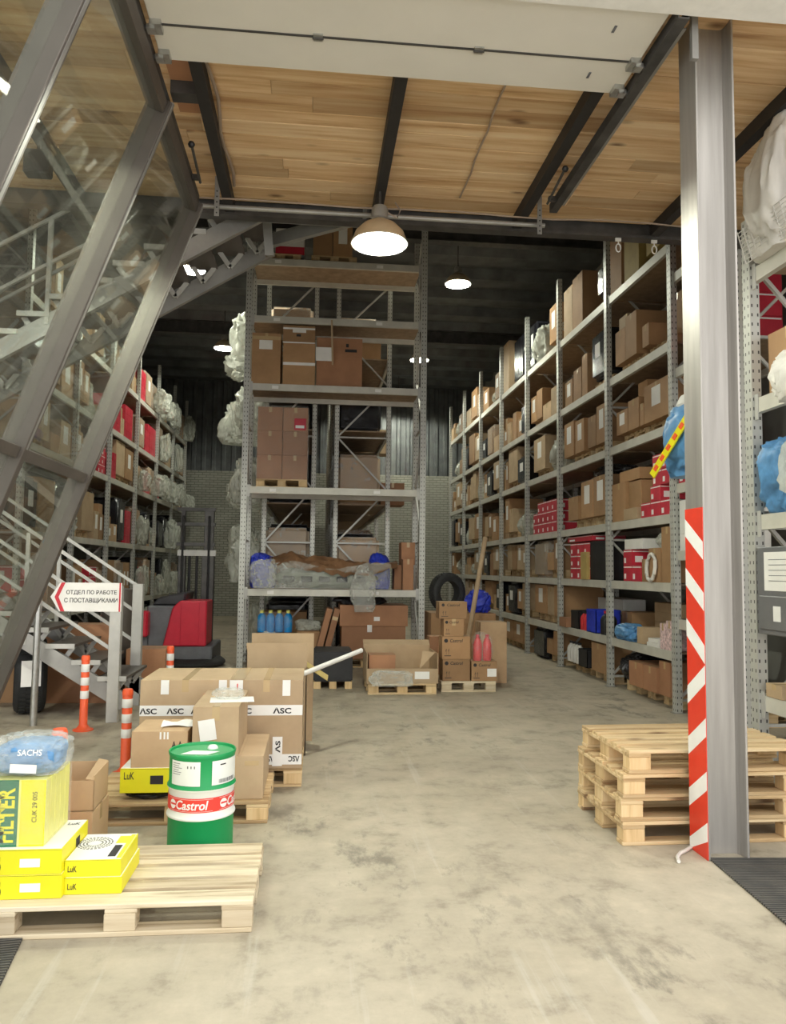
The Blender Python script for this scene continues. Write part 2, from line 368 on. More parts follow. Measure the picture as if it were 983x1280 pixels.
# pallets: boards and blocks are parts
PAL = {}
def pallet(loc, label, group=None, w=1.2, d=.8, rz=0., mat='pallet_wood', detail=True, lite=False):
    """euro pallet, long side along x, loc = base centre"""
    key = (w, d, mat, detail, lite)
    if key not in PAL:
        root = thing('pallet', label, 'pallet'); r_ = random.Random(11)
        B = lambda n, a, b, m=mat: pieces.append((n, a, b, m)); pieces = []
        nb = 5; bw = [.135, .092, .135, .092, .135]; gap = (d-sum(bw))/4; y = -d/2
        for k in range(nb):                                  # top boards run along x
            B('deck_board', (-w/2, y, .122), (w/2, y+bw[k], .144)); y += bw[k]+gap
        for x in (-w/2+.0725, 0, w/2-.0725): B('cross_board', (x-.0725, -d/2, .1), (x+.0725, d/2, .122))
        for x in (-w/2+.0725, 0, w/2-.0725):
            for yy, by in ((-d/2+.05, .1), (0, .145), (d/2-.05, .1)): B('block', (x-.07, yy-by/2, .022), (x+.07, yy+by/2, .1), 'pallet_end' if mat == 'pallet_wood' else mat)
        for yy, by in ((-d/2+.05, .1), (0, .145), (d/2-.05, .1)): B('bottom_board', (-w/2, yy-by/2, 0), (w/2, yy+by/2, .022))
        if lite:
            mb = MB()
            for n, a, b, m in pieces: mb.box(a, b)
            bpy.data.objects.remove(root); root = mb.build('pallet', mat); tag(root, label, 'pallet')
        else:
            for n, a, b, m in pieces:
                c = [(a[i]+b[i])/2 for i in range(3)]; j = r_.uniform(-.004, .004) if 'board' in n else 0
                q = MB().box([a[i]-c[i] for i in range(3)], [b[i]-c[i] for i in range(3)]).build(n, m, root, bevel=.003)
                q.location = (c[0]+j, c[1]+j*.9, c[2]+(r_.uniform(-.003, .0) if n == 'deck_board' else 0)); q.rotation_euler[2] = r_.uniform(-.004, .004) if 'board' in n else 0
        PAL[key] = root; o = root
    else: o = copy_tree(PAL[key])
    o.location = loc; o.rotation_euler = (0, 0, rz); tag(o, label, 'pallet', group)
    if group is None and 'group' in o: del o['group']
    return o

# ---------------------------------------------------------------- the building
FLOOR_Y0, BACK, XR, XL, ROOF = -6.0, 27.2, 5.9, -7.2, 8.35
struct(MB().box((-14, FLOOR_Y0, -.2), (14, BACK+.3, 0)).build('floor', 'concrete'), 'worn concrete floor with tyre scuffs')
struct(MB().box((XL, BACK, 0), (XR, BACK+.25, 5.0)).build('wall_back', 'brick_wall'), 'painted brick wall at the end of the aisles')
plain('roof_sheet', (.115, .122, .125), .6, .2, .35, 2.)
mb = MB(); x = XL; poly = [(XL, BACK+.2, 5.0)]
while x < XR-.3: poly += [(x, BACK+.06, 5.0), (x+.16, BACK+.06, 5.0), (x+.2, BACK, 5.0), (x+.3, BACK, 5.0), (x+.34, BACK+.06, 5.0)]; x += .34
poly += [(XR, BACK+.06, 5.0), (XR, BACK+.2, 5.0)]
struct(mb.prism(poly, (0, 0, ROOF-5.0)).build('wall_back_upper', 'roof_sheet'), 'dark ribbed cladding above the brick wall')
struct(MB().box((XR, 4.3, 0), (XR+.2, BACK+.25, ROOF)).build('wall_right', 'wall_plain'), 'plain wall behind the long rack')
struct(MB().box((XL-.2, 4.3, 0), (XL, BACK+.25, ROOF)).build('wall_left', 'wall_plain'), 'plain wall beyond the staircase')
struct(MB().box((XL-.2, 3.95, 4.99), (XR+.2, 4.2, 8.8)).build('wall_front', 'facade'), 'white facade wall above the doorway')
# roof: profiled dark sheet, ribs across the hall
mb = MB(); y = 7.2; k = 0; prof = []
while y < BACK+.2:
    prof += [(y, ROOF), (y+.55, ROOF), (y+.68, ROOF-.2), (y+1.12, ROOF-.2), (y+1.25, ROOF)]; y += 1.25
poly = [(XL-.2, a, b) for a, b in prof] + [(XL-.2, prof[-1][0], ROOF+.15), (XL-.2, prof[0][0], ROOF+.15)]
mb.prism(poly, (XR-XL+.4, 0, 0))
struct(mb.build('roof', 'roof_sheet'), 'dark profiled steel roof sheet')
struct(MB().box((XL-.2, 4.2, ROOF), (XR+.2, 7.25, ROOF+.15)).build('roof', 'roof_sheet'), 'flat roof strip behind the facade')
rb = struct(MB().box((XL-.2, 7.36, 5.38), (XR+.2, 7.46, ROOF)).build('wall_mezzanine', 'roof_sheet'), 'dark upstand above the edge of the timber ceiling')
for yy in (14.0, 20.5):                                     # main roof girders
    g = MB().box((XL, yy-.1, ROOF-.55), (XR, yy+.1, ROOF-.52)).box((XL, yy-.01, ROOF-.52), (XR, yy+.01, ROOF-.23)).box((XL, yy-.1, ROOF-.23), (XR, yy+.1, ROOF-.2))
    struct(g.build('trim_1', 'steel_dark'), 'steel roof girder')

# timber ceiling under the mezzanine: planks are parts
ceil = struct(MB().box((XL-.2, 4.2, 5.235), (XR+.2, 7.36, 5.38)).build('ceiling', 'deck_dark'), 'knotty softwood plank ceiling by the doorway')
y = 4.2; row = 0; rp = random.Random(3)
while y < 7.35:
    bw = rp.choice([.14, .165, .19, .21]); bw = min(bw, 7.36-y)
    x = XL+.0-rp.uniform(0, 2)
    while x < XR+.2:
        ln = rp.uniform(2.2, 4.2); a = max(x, XL-.2); b = min(x+ln, XR+.2)
        if b-a > .1:
            zz = 5.2+rp.uniform(-.002, .004)
            q = MB().box((-(b-a)/2+.001, -bw/2+.0015, 0), ((b-a)/2-.001, bw/2-.0015, .04)).build('plank', 'ply', ceil, bevel=.003); q.location = ((a+b)/2, y+bw/2, zz)
        x += ln
    y += bw; row += 1
# red-brown boards and short cross beam beside the door track
q = MB().box((-1.1, 5.02, 5.185), (-.93, 5.9, 5.2)).build('patch_board', 'card_red', ceil)
for X in (-5.07, -3.67, -2.27, -.87, .54, 1.95, 3.38, 4.8):
    struct(MB().box((X-.045, 4.2, 5.085), (X+.045, 7.36, 5.2)).build('trim_2', 'rafter_paint'), 'black steel rafter under the timber ceiling')
struct(MB().box((-1.1, 5.5, 5.09), (-.915, 5.62, 5.2)).build('trim_3', 'steel_dark'), 'short steel cross beam by the left door track')
# edge beam of the mezzanine
mb = MB().box((XL, 7.36, 5.06), (XR, 7.48, 5.09)).box((XL, 7.41, 5.09), (XR, 7.43, 5.36)).box((XL, 7.36, 5.36), (XR, 7.48, 5.38))
struct(mb.build('trim_4', 'steel_dark'), 'steel beam along the edge of the timber ceiling')
# cables clipped under ceiling
def cable(pts, r, name, label, mat='cable'):
    n = []
    for i in range(len(pts)-1):
        for k in range(5): n.append(Vector(pts[i]).lerp(Vector(pts[i+1]), k/5))
    n.append(Vector(pts[-1])); return tag(MB().tube(n, r, 6).build(name, mat, smooth=True), label, 'cable')
cable([(-.8+.02*math.sin(i*1.3), 4.3+i*.225, 5.17) for i in range(13)], .014, 'power_cable', 'wavy grey cable along the rafter beside the left door track')
cable([(1.31+.008*math.sin(i*2.), 4.3+i*.225, 5.188) for i in range(13)], .008, 'power_cable', 'thin straight brown cable crossing the plank ceiling')
cable([(-1.1+.47*i, 6.96+.01*math.sin(i*2.), 5.02+.012*math.sin(i*1.7)) for i in range(11)], .008, 'power_cable', 'pale cable strung along the edge beam above the pendant lamp')

# ---------------------------------------------------------------- overhead door: sections, joint, hinges, rollers, tracks
dr = thing('sectional_door', 'white sectional overhead door lying open on its ceiling tracks', 'door', (0, 0, 0))
struct(dr)
for a, b in ((4.22, 4.68), (4.69, 5.03)):
    MB().box((-1.07, a, 5.02), (2.06, b, 5.06)).build('door_section', 'panel_white', dr, bevel=.004)
for X in (-.04, .99):
    h = MB().box((X-.03, 4.655, 5.008), (X+.03, 4.715, 5.021)).build('hinge', 'zinc', dr)
    MB().tube([(X-.035, 4.685, 5.006), (X+.035, 4.685, 5.006)], .007, 8).build('pin', 'steel_dark', h)
for X, s in ((-1.07, 1), (2.06, -1)):
    for yy in (4.69, 4.97):
        h = MB().box((X, yy-.05, 4.985), (X+s*.07, yy+.05, 5.02)).box((X-s*.02, yy-.03, 4.97), (X+s*.03, yy+.03, 5.0)).build('roller_bracket', 'zinc', dr)
        MB().tube([(X-s*.05, yy, 4.99), (X+s*.02, yy, 4.99)], .02, 10).build('roller', 'steel_dark', h)
for X, yy in ((1.78, 4.4), (1.78, 4.85)): MB().box((X-.008, yy-.03, 5.016), (X+.008, yy+.03, 5.022)).build('slot', 'grey_plastic', dr)
MB().box((-1.07, 4.678, 5.014), (2.06, 4.692, 5.02)).build('joint_strip', 'steel_dark', dr)
for X, ye, s in ((-1.14, 6.98, -1), (2.13, 6.75, 1)):
    t = thing('door_track', 'steel ceiling track of the overhead door on the %s side' % ('glass' if s < 0 else 'striped column'), 'door track', (0, 0, 0))
    MB().box((X-.035, 4.2, 4.97), (X+.035, ye, 4.98)).box((X-.035, 4.2, 4.98), (X-.028, ye, 5.05)).box((X+.028, 4.2, 4.98), (X+.035, ye, 5.05)).build('rail', 'steel_dark', t)
    MB().box((X+s*.035, 4.35, 5.02), (X+s*.09, ye-.05, 5.028)).build('angle_flange', 'steel', t)
    if s > 0:
        MB().box((X+.1, 4.30, 4.80), (X+.14, 4.33, 5.2)).build('hanger', 'steel', t)
    # perforated hanger and spring buffer at the end of the track
    hx = px(268 if s < 0 else 682, 240, 1, 6.72).x
    g = MB().box((hx-.022, 6.9, 4.83), (hx+.022, 6.905, 5.21)).build('perforated_hanger', 'steel', t)
    for k in range(5): MB().tube([(hx, 6.896, 4.86+k*.05), (hx, 6.9, 4.86+k*.05)], .007, 8).build('hole', 'black', g)
    bx = X-s*.10
    g = MB().box((min(X-s*.03, bx), 6.55, 4.99), (max(X-s*.03, bx), 6.59, 5.03)).tube([(bx, 6.60, 4.98), (bx, 6.12, 5.04)], .012, 8).build('spring_buffer', 'steel_dark', t)
    ball = MB().lathe([(.0, -.028), (.02, -.02), (.028, 0), (.02, .02), (0, .028)], 12, cap=False).build('ball_end', 'black', g, smooth=True); ball.location = (bx, 6.1, 5.04)
t = tag(MB().tube([(-1.14, 6.985, 4.955), (2.12, 6.985, 4.955)], .022, 10).build('cross_tube', 'steel', smooth=True), 'galvanised tube joining the ends of both door tracks', 'tube')
for xx, yy in ((775, 284), (820, 277)):
    p = px(xx, yy, 1, 7.35); t = thing('cable_hook', 'small white cable hook under the edge beam', 'hook', (p.x, 7.39, 4.937), 0, 'white cable hooks on the edge beam')
    MB().box((-.03, -.005, .09), (.03, .012, .125)).build('plate', 'white_paint', t)
    MB().tube([(0, 0, .1), (.0, 0, .06)], .006, 6).build('stem', 'white_paint', t)
    MB().tube([(.025*math.cos(a), 0, .02+.042*math.sin(a)) for a in [R(q) for q in range(90, 451, 30)]], .007, 6).build('loop', 'white_paint', t)

# ---------------------------------------------------------------- striped steel column
CX0, CX1, CY0, CY1 = 2.33, 2.585, 4.46, 4.68
c = struct(thing('trim_5', 'galvanised steel I column with red and white warning tape', 'column', (0, 0, 0)))
MB().box((CX0, CY0, 0), (CX0+.014, CY1, 5.2)).build('flange', 'column_steel', c, bevel=.003)
MB().box((CX1-.014, CY0, 0), (CX1, CY1, 5.2)).build('flange', 'column_steel', c, bevel=.003)
mb = MB(); ym = (CY0+CY1)/2+.0
pts = [(CX0+.014, ym-.03), (CX0+.022, ym-.008), (CX0+.04, ym), (CX1-.04, ym), (CX1-.022, ym-.008), (CX1-.014, ym-.03)]
poly = [(a, b, 0) for a, b in pts] + [(a, b+.012, 0) for a, b in reversed(pts)]
mb.prism(poly, (0, 0, 5.2)).build('web', 'column_steel', c, smooth=True)
# red sheet on the outer flange with white diagonal bands that turn round at the middle
zt = px(890, 632, 0, CX0).z
tp = MB().box((CX0-.004, CY0, 0.0), (CX0, CY1, zt)).build('warning_tape', 'stripe_red', c)
bw = .108
def band(z0, sgn):
    z1 = z0 + sgn*.15
    a = [(CX0-.004, CY0, z0), (CX0-.004, CY0, z0+bw), (CX0-.004, CY1, z1+bw), (CX0-.004, CY1, z1)]
    MB().prism([(p, q, min(max(r, 0.), zt)) for p, q, r in a], (-.0012, 0, 0)).build('white_band', 'white_tape', tp)
for yy in (700, 764, 830): band(px(902, yy, 1, CY0).z, 1)
for yy in (855, 921, 988, 1052): band(px(904, yy, 1, CY0).z, -1)
# rubber mats at both jambs
mt = MB().box((0, 0, 0), (1.04, 1.05, .012)).build('rubber_mat', 'rib_mat', bevel=.003); mt.location = (2.27, 3.42, 0); mt.rotation_euler[2] = R(-4)
mt.location = (2.27, 3.44, 0.0); tag(mt, 'ribbed black rubber mat in front of the striped column', 'mat')
mt = MB().box((-1.5, -.9, 0), (0, 0, .012)).build('rubber_mat', 'rib_mat', bevel=.003); p = px(33, 1168, 2, 0); mt.location = (p.x, p.y-.03, 0); mt.rotation_euler[2] = R(8); tag(mt, 'ribbed black rubber mat in front of the pallet of yellow boxes', 'mat')
cable([px(a, b, 2, .012) for a, b in ((849, 1077), (847, 1071), (851, 1066), (858, 1063), (864, 1059), (874, 1057), (884, 1059), (889, 1062))], .011, 'hose_scrap', 'short pale bent hose lying at the foot of the striped column', 'bag_white')

# ---------------------------------------------------------------- inclined glass wall
gw = struct(thing('window_1', 'inclined glazed wall leaning in under the left door track', 'glass wall', (0, 0, 0)))
GX = lambda z: -1.14-(5.0-z)*.355                        # leaning plane
nrm = Vector((.355, 0, -1)).cross(Vector((0, 1, 0)))
MY = (2.36, 3.9, 5.44, 6.98)
for yy in MY:
    MB().bar((GX(0), yy, 0), (GX(4.985), yy, 4.985), .075, .17, (1, 0, .3)).build('mullion', 'alu', gw, bevel=.004)
    MB().bar((GX(0)+.085, yy, -.0+.03), (GX(4.97)+.085, yy, 5.0-.03), .03, .02, (1, 0, .3)).build('cover_strip', 'steel', gw)
for i in range(3):
    for z in (.08, 2.45, 4.93):
        MB().bar((GX(z), MY[i]+.04, z), (GX(z), MY[i+1]-.04, z), .12, .085, (.355, 0, 1)).build('rail', 'alu', gw, bevel=.004)
    for za, zb in ((.12, 2.41), (2.49, 4.89)):
        a, b = MY[i]+.035, MY[i+1]-.035
        MB().prism([(GX(za), a, za), (GX(za), b, za), (GX(zb), b, zb), (GX(zb), a, zb)], (.012, 0, .004)).build('pane', 'glass', gw)
# black flood light under the ceiling beyond the glass
p = px(48, 205, 0, -2.27); t = thing('flood_light', 'black box flood light hanging under the planks beyond the glass', 'light', p)   # hangs from the rafter
MB().cbox((0, 0, 0), (.2, .12, .2)).build('housing', 'black', t, bevel=.012); MB().cbox((0, -.062, 0), (.16, .004, .16)).build('lens', 'black', t)
MB().box((-.012, -.012, .1), (.012, .012, 5.2-p.z)).build('bracket', 'steel_dark', t)

# ---------------------------------------------------------------- pendant lamps
def pendant(loc, label, top, group=None, power=LAMP_W, s=1., light='lamp_light'):
    t = thing('pendant_lamp', label, 'lamp', loc, 0, group)                   # loc = rim centre
    r = .255*s
    prof = [(r, 0), (r*.97, .025*s), (r*.86, .1*s), (r*.62, .165*s), (r*.34, .205*s), (.055*s, .225*s)]
    inn = [(a*.97, b-.006*s if b else 0) for a, b in prof]
    MB().lathe(prof, 40, cap=False).build('shade', 'shade_out', t, smooth=True)
    MB().lathe(inn, 40, cap=False).build('reflector', 'shade_in', t, smooth=True)
    MB().lathe([(r, -.004), (r*1.02, 0), (r, .006)], 40, cap=False).build('rim', 'white_paint', t, smooth=True)
    MB().lathe([(.055*s, .22*s), (.075*s, .235*s), (.075*s, .32*s), (.06*s, .345*s), (.03*s, .35*s)], 20).build('gear_housing', 'steel', t, smooth=True)
    MB().lathe([(.0, .08*s), (.045*s, .087*s), (.065*s, .115*s), (.055*s, .16*s), (.03*s, .2*s)], 20, cap=False).build('bulb', 'bulb', t, smooth=True)
    MB().tube([(0, 0, .34*s), (0, 0, top-loc[2])], .012, 8).build('stem', 'steel_dark', t)
    ld = bpy.data.lights.new(light, 'POINT'); ld.energy = power; ld.color = (.98, 1.0, .84); ld.shadow_soft_size = .025
    lo = bpy.data.objects.new(light, ld); col.objects.link(lo); lo.parent = t; lo.location = (0, 0, .055*s)
    return t
pendant((.53, 6.78, 4.60), 'big bell pendant lamp at the edge of the timber ceiling', 5.09)
MB().tube([(.06, 0, .3), (.16, .02, .26), (.19, .03, .34), (.15, .1, .44)], .008, 6).build('flex', 'cable', [o for o in bpy.data.objects if o.name.startswith('pendant_lamp')][0], smooth=True)
p = px(9, 150, 2, 4.60); pendant((-2.28, p.y, 4.60), 'bell pendant lamp hanging beyond the inclined glass', 5.09, light='lamp_light_offscreen')
for X, ys, nm in ((2.72, (14.75, 20.4, 25.6), 'aisle beside the long rack'), (-2.42, (14.7, 20.0), 'aisle behind the staircase')):
    for k, yy in enumerate(ys): pendant((X, yy, 7.3), '%s pendant lamp over the %s' % (('first', 'second', 'third')[k], nm), ROOF+.02, 'high-bay lamps over the aisles')

# ---------------------------------------------------------------- pallet racks
def rack(name, label, org, axis, sgn, posts, depth, levels, height, lite=False, beam='beam_paint', deck=True, deckmat='chip', braces=True, bays=None):
    """org: front face origin. axis 'y': bays run along +y, depth goes sgn*x; axis 'x': bays run along +x, depth goes +y.
    posts: coordinates of the frames along the run; levels: list of beam-top heights per bay"""
    root = thing(name, label, 'rack', org)
    if axis == 'y': mp = lambda u, v, z: (sgn*v, u-org[1], z)
    else: mp = lambda u, v, z: (u-org[0], v, z)
    def bx(n, a, b, m, par=root, bev=0): return MB().box(mp(*a), mp(*b)).build(n, m, par, bevel=bev)
    pw = .1; me_post = MB().box((-.05, -.04, 0), (.05, .04, height)).build('tmp', 'post_steel') if axis == 'x' else MB().box((-.04, -.05, 0), (.04, .05, height)).build('tmp', 'post_steel')
    pm = me_post.data; bpy.data.objects.remove(me_post)
    bm = None
    for u in posts:
        for v in (.04, depth-.04):
            o = link('post', pm, root, mp(u, v, 0))
            if not lite:
                f = link('footplate', foot_me, o)
        if braces:
            z = .15; k = 0
            while z < height-.4:
                z2 = min(z+1.0, height-.1)
                a, b = ((.05, depth-.05) if k % 2 == 0 else (depth-.05, .05))
                MB().bar(mp(u, a, z), mp(u, b, z2), .03, .03).build('brace', 'steel_light', root)
                if k % 2 == 0: MB().bar(mp(u, .05, z), mp(u, depth-.05, z), .03, .03).build('strut', 'steel_light', root)
                z = z2; k += 1
    cache = {}
    for i in range(len(posts)-1):
        a, b = posts[i]+.05, posts[i+1]-.05
        for z in levels[min(i, len(levels)-1)]:
            for v in (.025, depth-.075):
                bx('beam', (a, v-.0, z-.115), (b, v+.05, z), beam)
                if v < .1 and not lite:
                    for e0, e1 in ((a, a+.05), (b-.05, b)): bx('end_plate', (e0, v-.006, z-.17), (e1, v, z+.03), 'steel_light')
            if deck:
                bx('deck', (a, .075, z-.03), (b, depth-.075, z-.006), deckmat)
    return root
foot_me = MB().box((-.07, -.06, 0), (.07, .06, .008)).mesh('footplate', 'steel')
RP = [7.55, 9.05, 11.17, 13.5, 15.65, 17.9, 20.2, 22.5, 24.8]
RLV = [.72, 1.55, 2.40, 3.52, 4.56, 5.82]
NLV = [1.12, 1.94, 2.75, 4.17, 5.37]
rack('pallet_rack', 'long grey pallet rack down the aisle behind the striped column', (4.33, 7.55, 0), 'y', 1, RP, 1.1, [NLV]+[RLV]*7, 7.0, deckmat='chip')
rack('pallet_rack', 'short grey rack with cabinet standing beside the striped column', (3.38, 3.9, 0), 'y', 1, [4.1, 5.72], 1.0, [[.76, 2.13, 3.04, 4.08]], 4.5, deckmat='chip')
LP = [11.9, 14.4, 16.75, 19.2, 21.6, 24.0, 26.2]
LLV = [.9, 2.2, 3.55, 4.6, 5.8]
rack('pallet_rack', 'long grey pallet rack along the aisle behind the staircase', (-4.3, 11.9, 0), 'y', -1, LP, 1.1, [LLV], 7.2, deckmat='chip')
CLV = [1.32, 3.045, 4.815, 6.0, 7.02]
rack('pallet_rack', 'tall galvanised rack bay facing the doorway', (-1.22, 13.2, 0), 'x', 1, [-1.2, 1.84], 1.05, [CLV], 7.95, deckmat='chip')
AP = [14.55, 17.2, 19.9, 22.6, 25.3]; ALV = [1.4, 2.9, 4.3, 5.7]
rack('pallet_rack', 'inner rack row backing the tall bay, on the staircase side', (-.98, 14.55, 0), 'y', 1, AP, .98, [ALV], 7.2, deckmat='chip')
rack('pallet_rack', 'inner rack row backing the tall bay, on the striped column side', (.34, 14.55, 0), 'y', 1, AP, 1.06, [ALV], 7.2, deckmat='chip')

# ---------------------------------------------------------------- loads on the long racks
ORD = ['floor', 'first', 'second', 'third', 'fourth', 'fifth', 'sixth', 'seventh']
BAY = ['first', 'second', 'third', 'fourth', 'fifth', 'sixth', 'seventh', 'eighth', 'ninth']
CNT = {}
def place(kind, desc, where, build):
    lab = desc+', '+where; return build(lab, (desc+'s, '+where))
class Shelf:
    """one level of one bay in a rack that runs along y. s=+1: depth goes to +x"""
    def __init__(s, face, sg, u0, u1, z, where, seed, head=9.):
        s.head = head; z = z+(.0015 if z > 0 else 0)
        s.face, s.sg, s.u0, s.u1, s.z, s.where = face, sg, u0+.09, u1-.09, z, where; s.r = random.Random(seed); s.seed = seed
    def X(s, v): return s.face+s.sg*v
    def pal(s, u, d=.8, w=1.2, lite=True):
        lab = 'wooden pallet, '+s.where
        pallet((s.X(.08+w/2), u+d/2, s.z), lab, lab, w=w-.2, d=d, lite=lite); return .144
    def carton(s, u, w, h, z=0., v=.06, d=.8, mat='card', paper=False, desc=None):
        desc = desc or {'card': 'brown carton', 'card_tan': 'tan carton', 'card_red': 'reddish carton', 'card_pale': 'pale carton', 'card_yellow': 'yellowish carton', 'red': 'red box', 'white_paint': 'white box'}[mat]
        if paper: desc = 'labelled '+desc
        lab = desc+', '+s.where
        h = min(h, s.head-z-.03)
        if h < .05: return None
        o = carton((d, w, h), (s.X(v+d/2), u+w/2, s.z+z), lab, lab, mat, paper=(2 if s.sg > 0 else 3) if paper else 0, tape=(h > .25 and s.u0 < 17 and mat != 'red'), name={'red': 'red_box', 'white_paint': 'white_box', 'card_tan': 'tan_carton', 'card_red': 'reddish_carton', 'card_yellow': 'yellow_carton', 'card_pale': 'pale_carton'}.get(mat, 'carton'))
        if mat == 'red' and s.u0 < 16:
            e = .0012; x = -d/2 if s.sg > 0 else d/2; q = 1 if s.sg > 0 else -1
            patch(o, (x, q*w*.48, h*.86), (0, -q, 0), (0, 0, 1), w*.96, h*.07, 'white_tape', 'white_line'); patch(o, (x, q*w*.42, h*.14), (0, -q, 0), (0, 0, 1), w*.22, h*.34, 'white_tape', 'printed_label')
            patch(o, (-d*.48, -w/2, h*.86), (1, 0, 0), (0, 0, 1), d*.96, h*.07, 'white_tape', 'white_line'); patch(o, (-d*.4, -w/2, h*.2), (1, 0, 0), (0, 0, 1), d*.25, h*.4, 'white_tape', 'printed_label')
        return o
    def sack(s, u, w, h, z=0., v=.05, d=.8, mat='film_heavy', desc='crumpled plastic wrapped load'):
        lab = desc+', '+s.where
        h = min(h, s.head-z-.03)
        return sack((d, w, h), (s.X(v+d/2), u+w/2, s.z+z), lab, lab, mat, s.r.randint(0, 6))
    def wrapped(s, u, w, h, z=0., v=.06, d=.85, mat='film_black', desc=None, loose=0.):
        desc = desc or ('dark plastic wrapped load' if mat == 'film_black' else 'brown load in clear film')
        if loose: desc = ('dark' if mat == 'film_black' else 'brown')+' film-draped load'
        lab = desc+', '+s.where; h = min(h, s.head-z-.03)
        me = rounded('wrapped_load', (d, w, h), .06, 3); shade(me, 50); me.materials.append(MATS['dark_load' if mat == 'film_black' else 'card'])
        o = link('wrapped_load', me, None, (s.X(v+d/2), u+w/2, s.z+z)); tag(o, lab, 'load', lab)
        m2 = rounded('wrap', (d+.012, w+.012, h+.006), .064, 3); shade(m2, 50); m2.materials.append(MATS['film' if mat != 'film_black' else 'film_black']); link('wrap', m2, o)
        e = -d/2-.008 if s.sg > 0 else d/2+.008; q = 1 if s.sg > 0 else -1
        if loose:
            me = lump_of(s.r.randint(0, 6), .65, 'film_heavy'); c = link('loose_film', me, o); c.scale = (loose, w*.96, h*s.r.uniform(.7, 1.05))
            c.location = (-s.sg*(d/2+loose*.42), 0, 0)
        elif s.r.random() < .6: patch(o, (e, q*w*.2, h*.45), (0, -q, 0), (0, 0, 1), w*.35, h*.3)
        return o
    def bottles(s, u, n, r, h, mat, desc, z=0., v=.1):
        lab = desc+', '+s.where
        for k in range(n):
            o = MB().lathe([(r*.92, 0), (r, r*.2), (r, h*.62), (r*.75, h*.76), (r*.38, h*.84), (r*.38, h*.9)], 14).build('bottle', mat, smooth=True); o.location = (s.X(v+r), u+r+k*2.05*r, s.z+z)
            tag(o, lab, 'bottle', lab); MB().lathe([(r*.42, h*.89), (r*.42, h), (r*.2, h)], 12).build('cap', 'black' if mat != 'black' else 'red', o)
    def tray(s, u, w, h, mat, desc, z=0., v=.06, d=.5):
        lab = desc+', '+s.where; t = .012; mb = MB().box((-d/2, -w/2, 0), (d/2, w/2, t))
        for a, b in (((-d/2, -w/2), (d/2, -w/2+t)), ((-d/2, w/2-t), (d/2, w/2)), ((-d/2, -w/2), (-d/2+t, w/2)), ((d/2-t, -w/2), (d/2, w/2))): mb.box((*a, 0), (*b, h))
        o = mb.build('crate', mat); o.location = (s.X(v+d/2), u+w/2, s.z+z); tag(o, lab, 'crate', lab)
        MB().box((-d/2-.008, -w/2-.008, h-.03), (d/2+.008, w/2+.008, h-.018)).build('rim', mat, o); return o
    def red_stack(s, u, w, n, m, bh=.19, z=0., v=.06, d=.45, mat='red'):
        bw = w/n
        for i in range(n):
            for j in range(m if i % 2 else max(1, m-s.r.randint(0, 1))): s.carton(u+i*bw+.004, bw-.008, bh-.004, z+j*bh, v, d, mat)
    def auto(s, top=1.0, dens=1., style='mix', loose=0.):
        """unspecified bays: a pallet with cartons, loose cartons, wrapped loads, red box stacks"""
        u = s.u0+s.r.uniform(0, .1); r = s.r
        while u < s.u1-.35:
            room = s.u1-u; k = r.random()
            if loose: k = .5 if k < .4 else k
            if k < .42:
                d = min(.8, room-.02); hh = s.pal(u, d) if d >= .78 else 0
                if r.random() < .55:
                    w = d/2; 
                    for q in range(2):
                        h = r.uniform(.35, .8)*top; m = r.choice(['card', 'card', 'card_tan'])
                        s.carton(u+q*w+.01, w-.02, h, hh, .08, .8, m, paper=r.random() < .5)
                        if h < .5*top and r.random() < .7: s.carton(u+q*w+.02, w-.05, r.uniform(.15, .3)*top, hh+h+.0015, .1, .6, m)
                else: s.carton(u+.02, d-.04, r.uniform(.5, .85)*top, hh, .08, .85, r.choice(['card', 'card_tan']), paper=r.random() < .6)
                u += d+.05
            elif k < .58: w = min(room, r.uniform(.45, .8)); s.wrapped(u, w-.03, r.uniform(.55, .9)*top, mat=r.choice(['film_black', 'card']), loose=loose*r.uniform(.5, 1.2) if r.random() < .7 else 0); u += w+.04
            elif k < .70:
                w = min(room, r.uniform(.5, .9)); s.sack(u, w, r.uniform(.4, .75)*top); u += w+.03
            elif k < .80 and style != 'nored':
                w = min(room, r.choice([.5, .75])); s.red_stack(u, w, 2 if w < .6 else 3, max(1, int(.7*top/.19))); u += w+.04
            else:
                w = min(room, r.uniform(.3, .55)); h = r.uniform(.25, .6)*top; vv = r.uniform(.04, .15); s.carton(u, w-.02, h, 0, vv, .6, r.choice(['card', 'card_tan', 'card_pale']), paper=r.random() < .4)
                if r.random() < .5: s.carton(u+.02, w-.07, r.uniform(.12, .25)*top, h+.0015, max(.1, vv), .5, 'card')
                u += w+.02
def gaps(lv, i, top): return (lv[i+1] if i+1 < len(lv) else top)-lv[i]-.13

RW = 'rack behind striped column'
def rs(b, l):
    lv = [0.]+(NLV if b == 0 else RLV)
    return Shelf(4.33, 1, RP[b], RP[b+1], lv[l], '%s, %s bay, %s' % ('floor level' if l == 0 else ORD[l]+' shelf', BAY[b], RW), b*10+l, (lv[l+1]-lv[l]-.115) if l+1 < len(lv) else 9.)
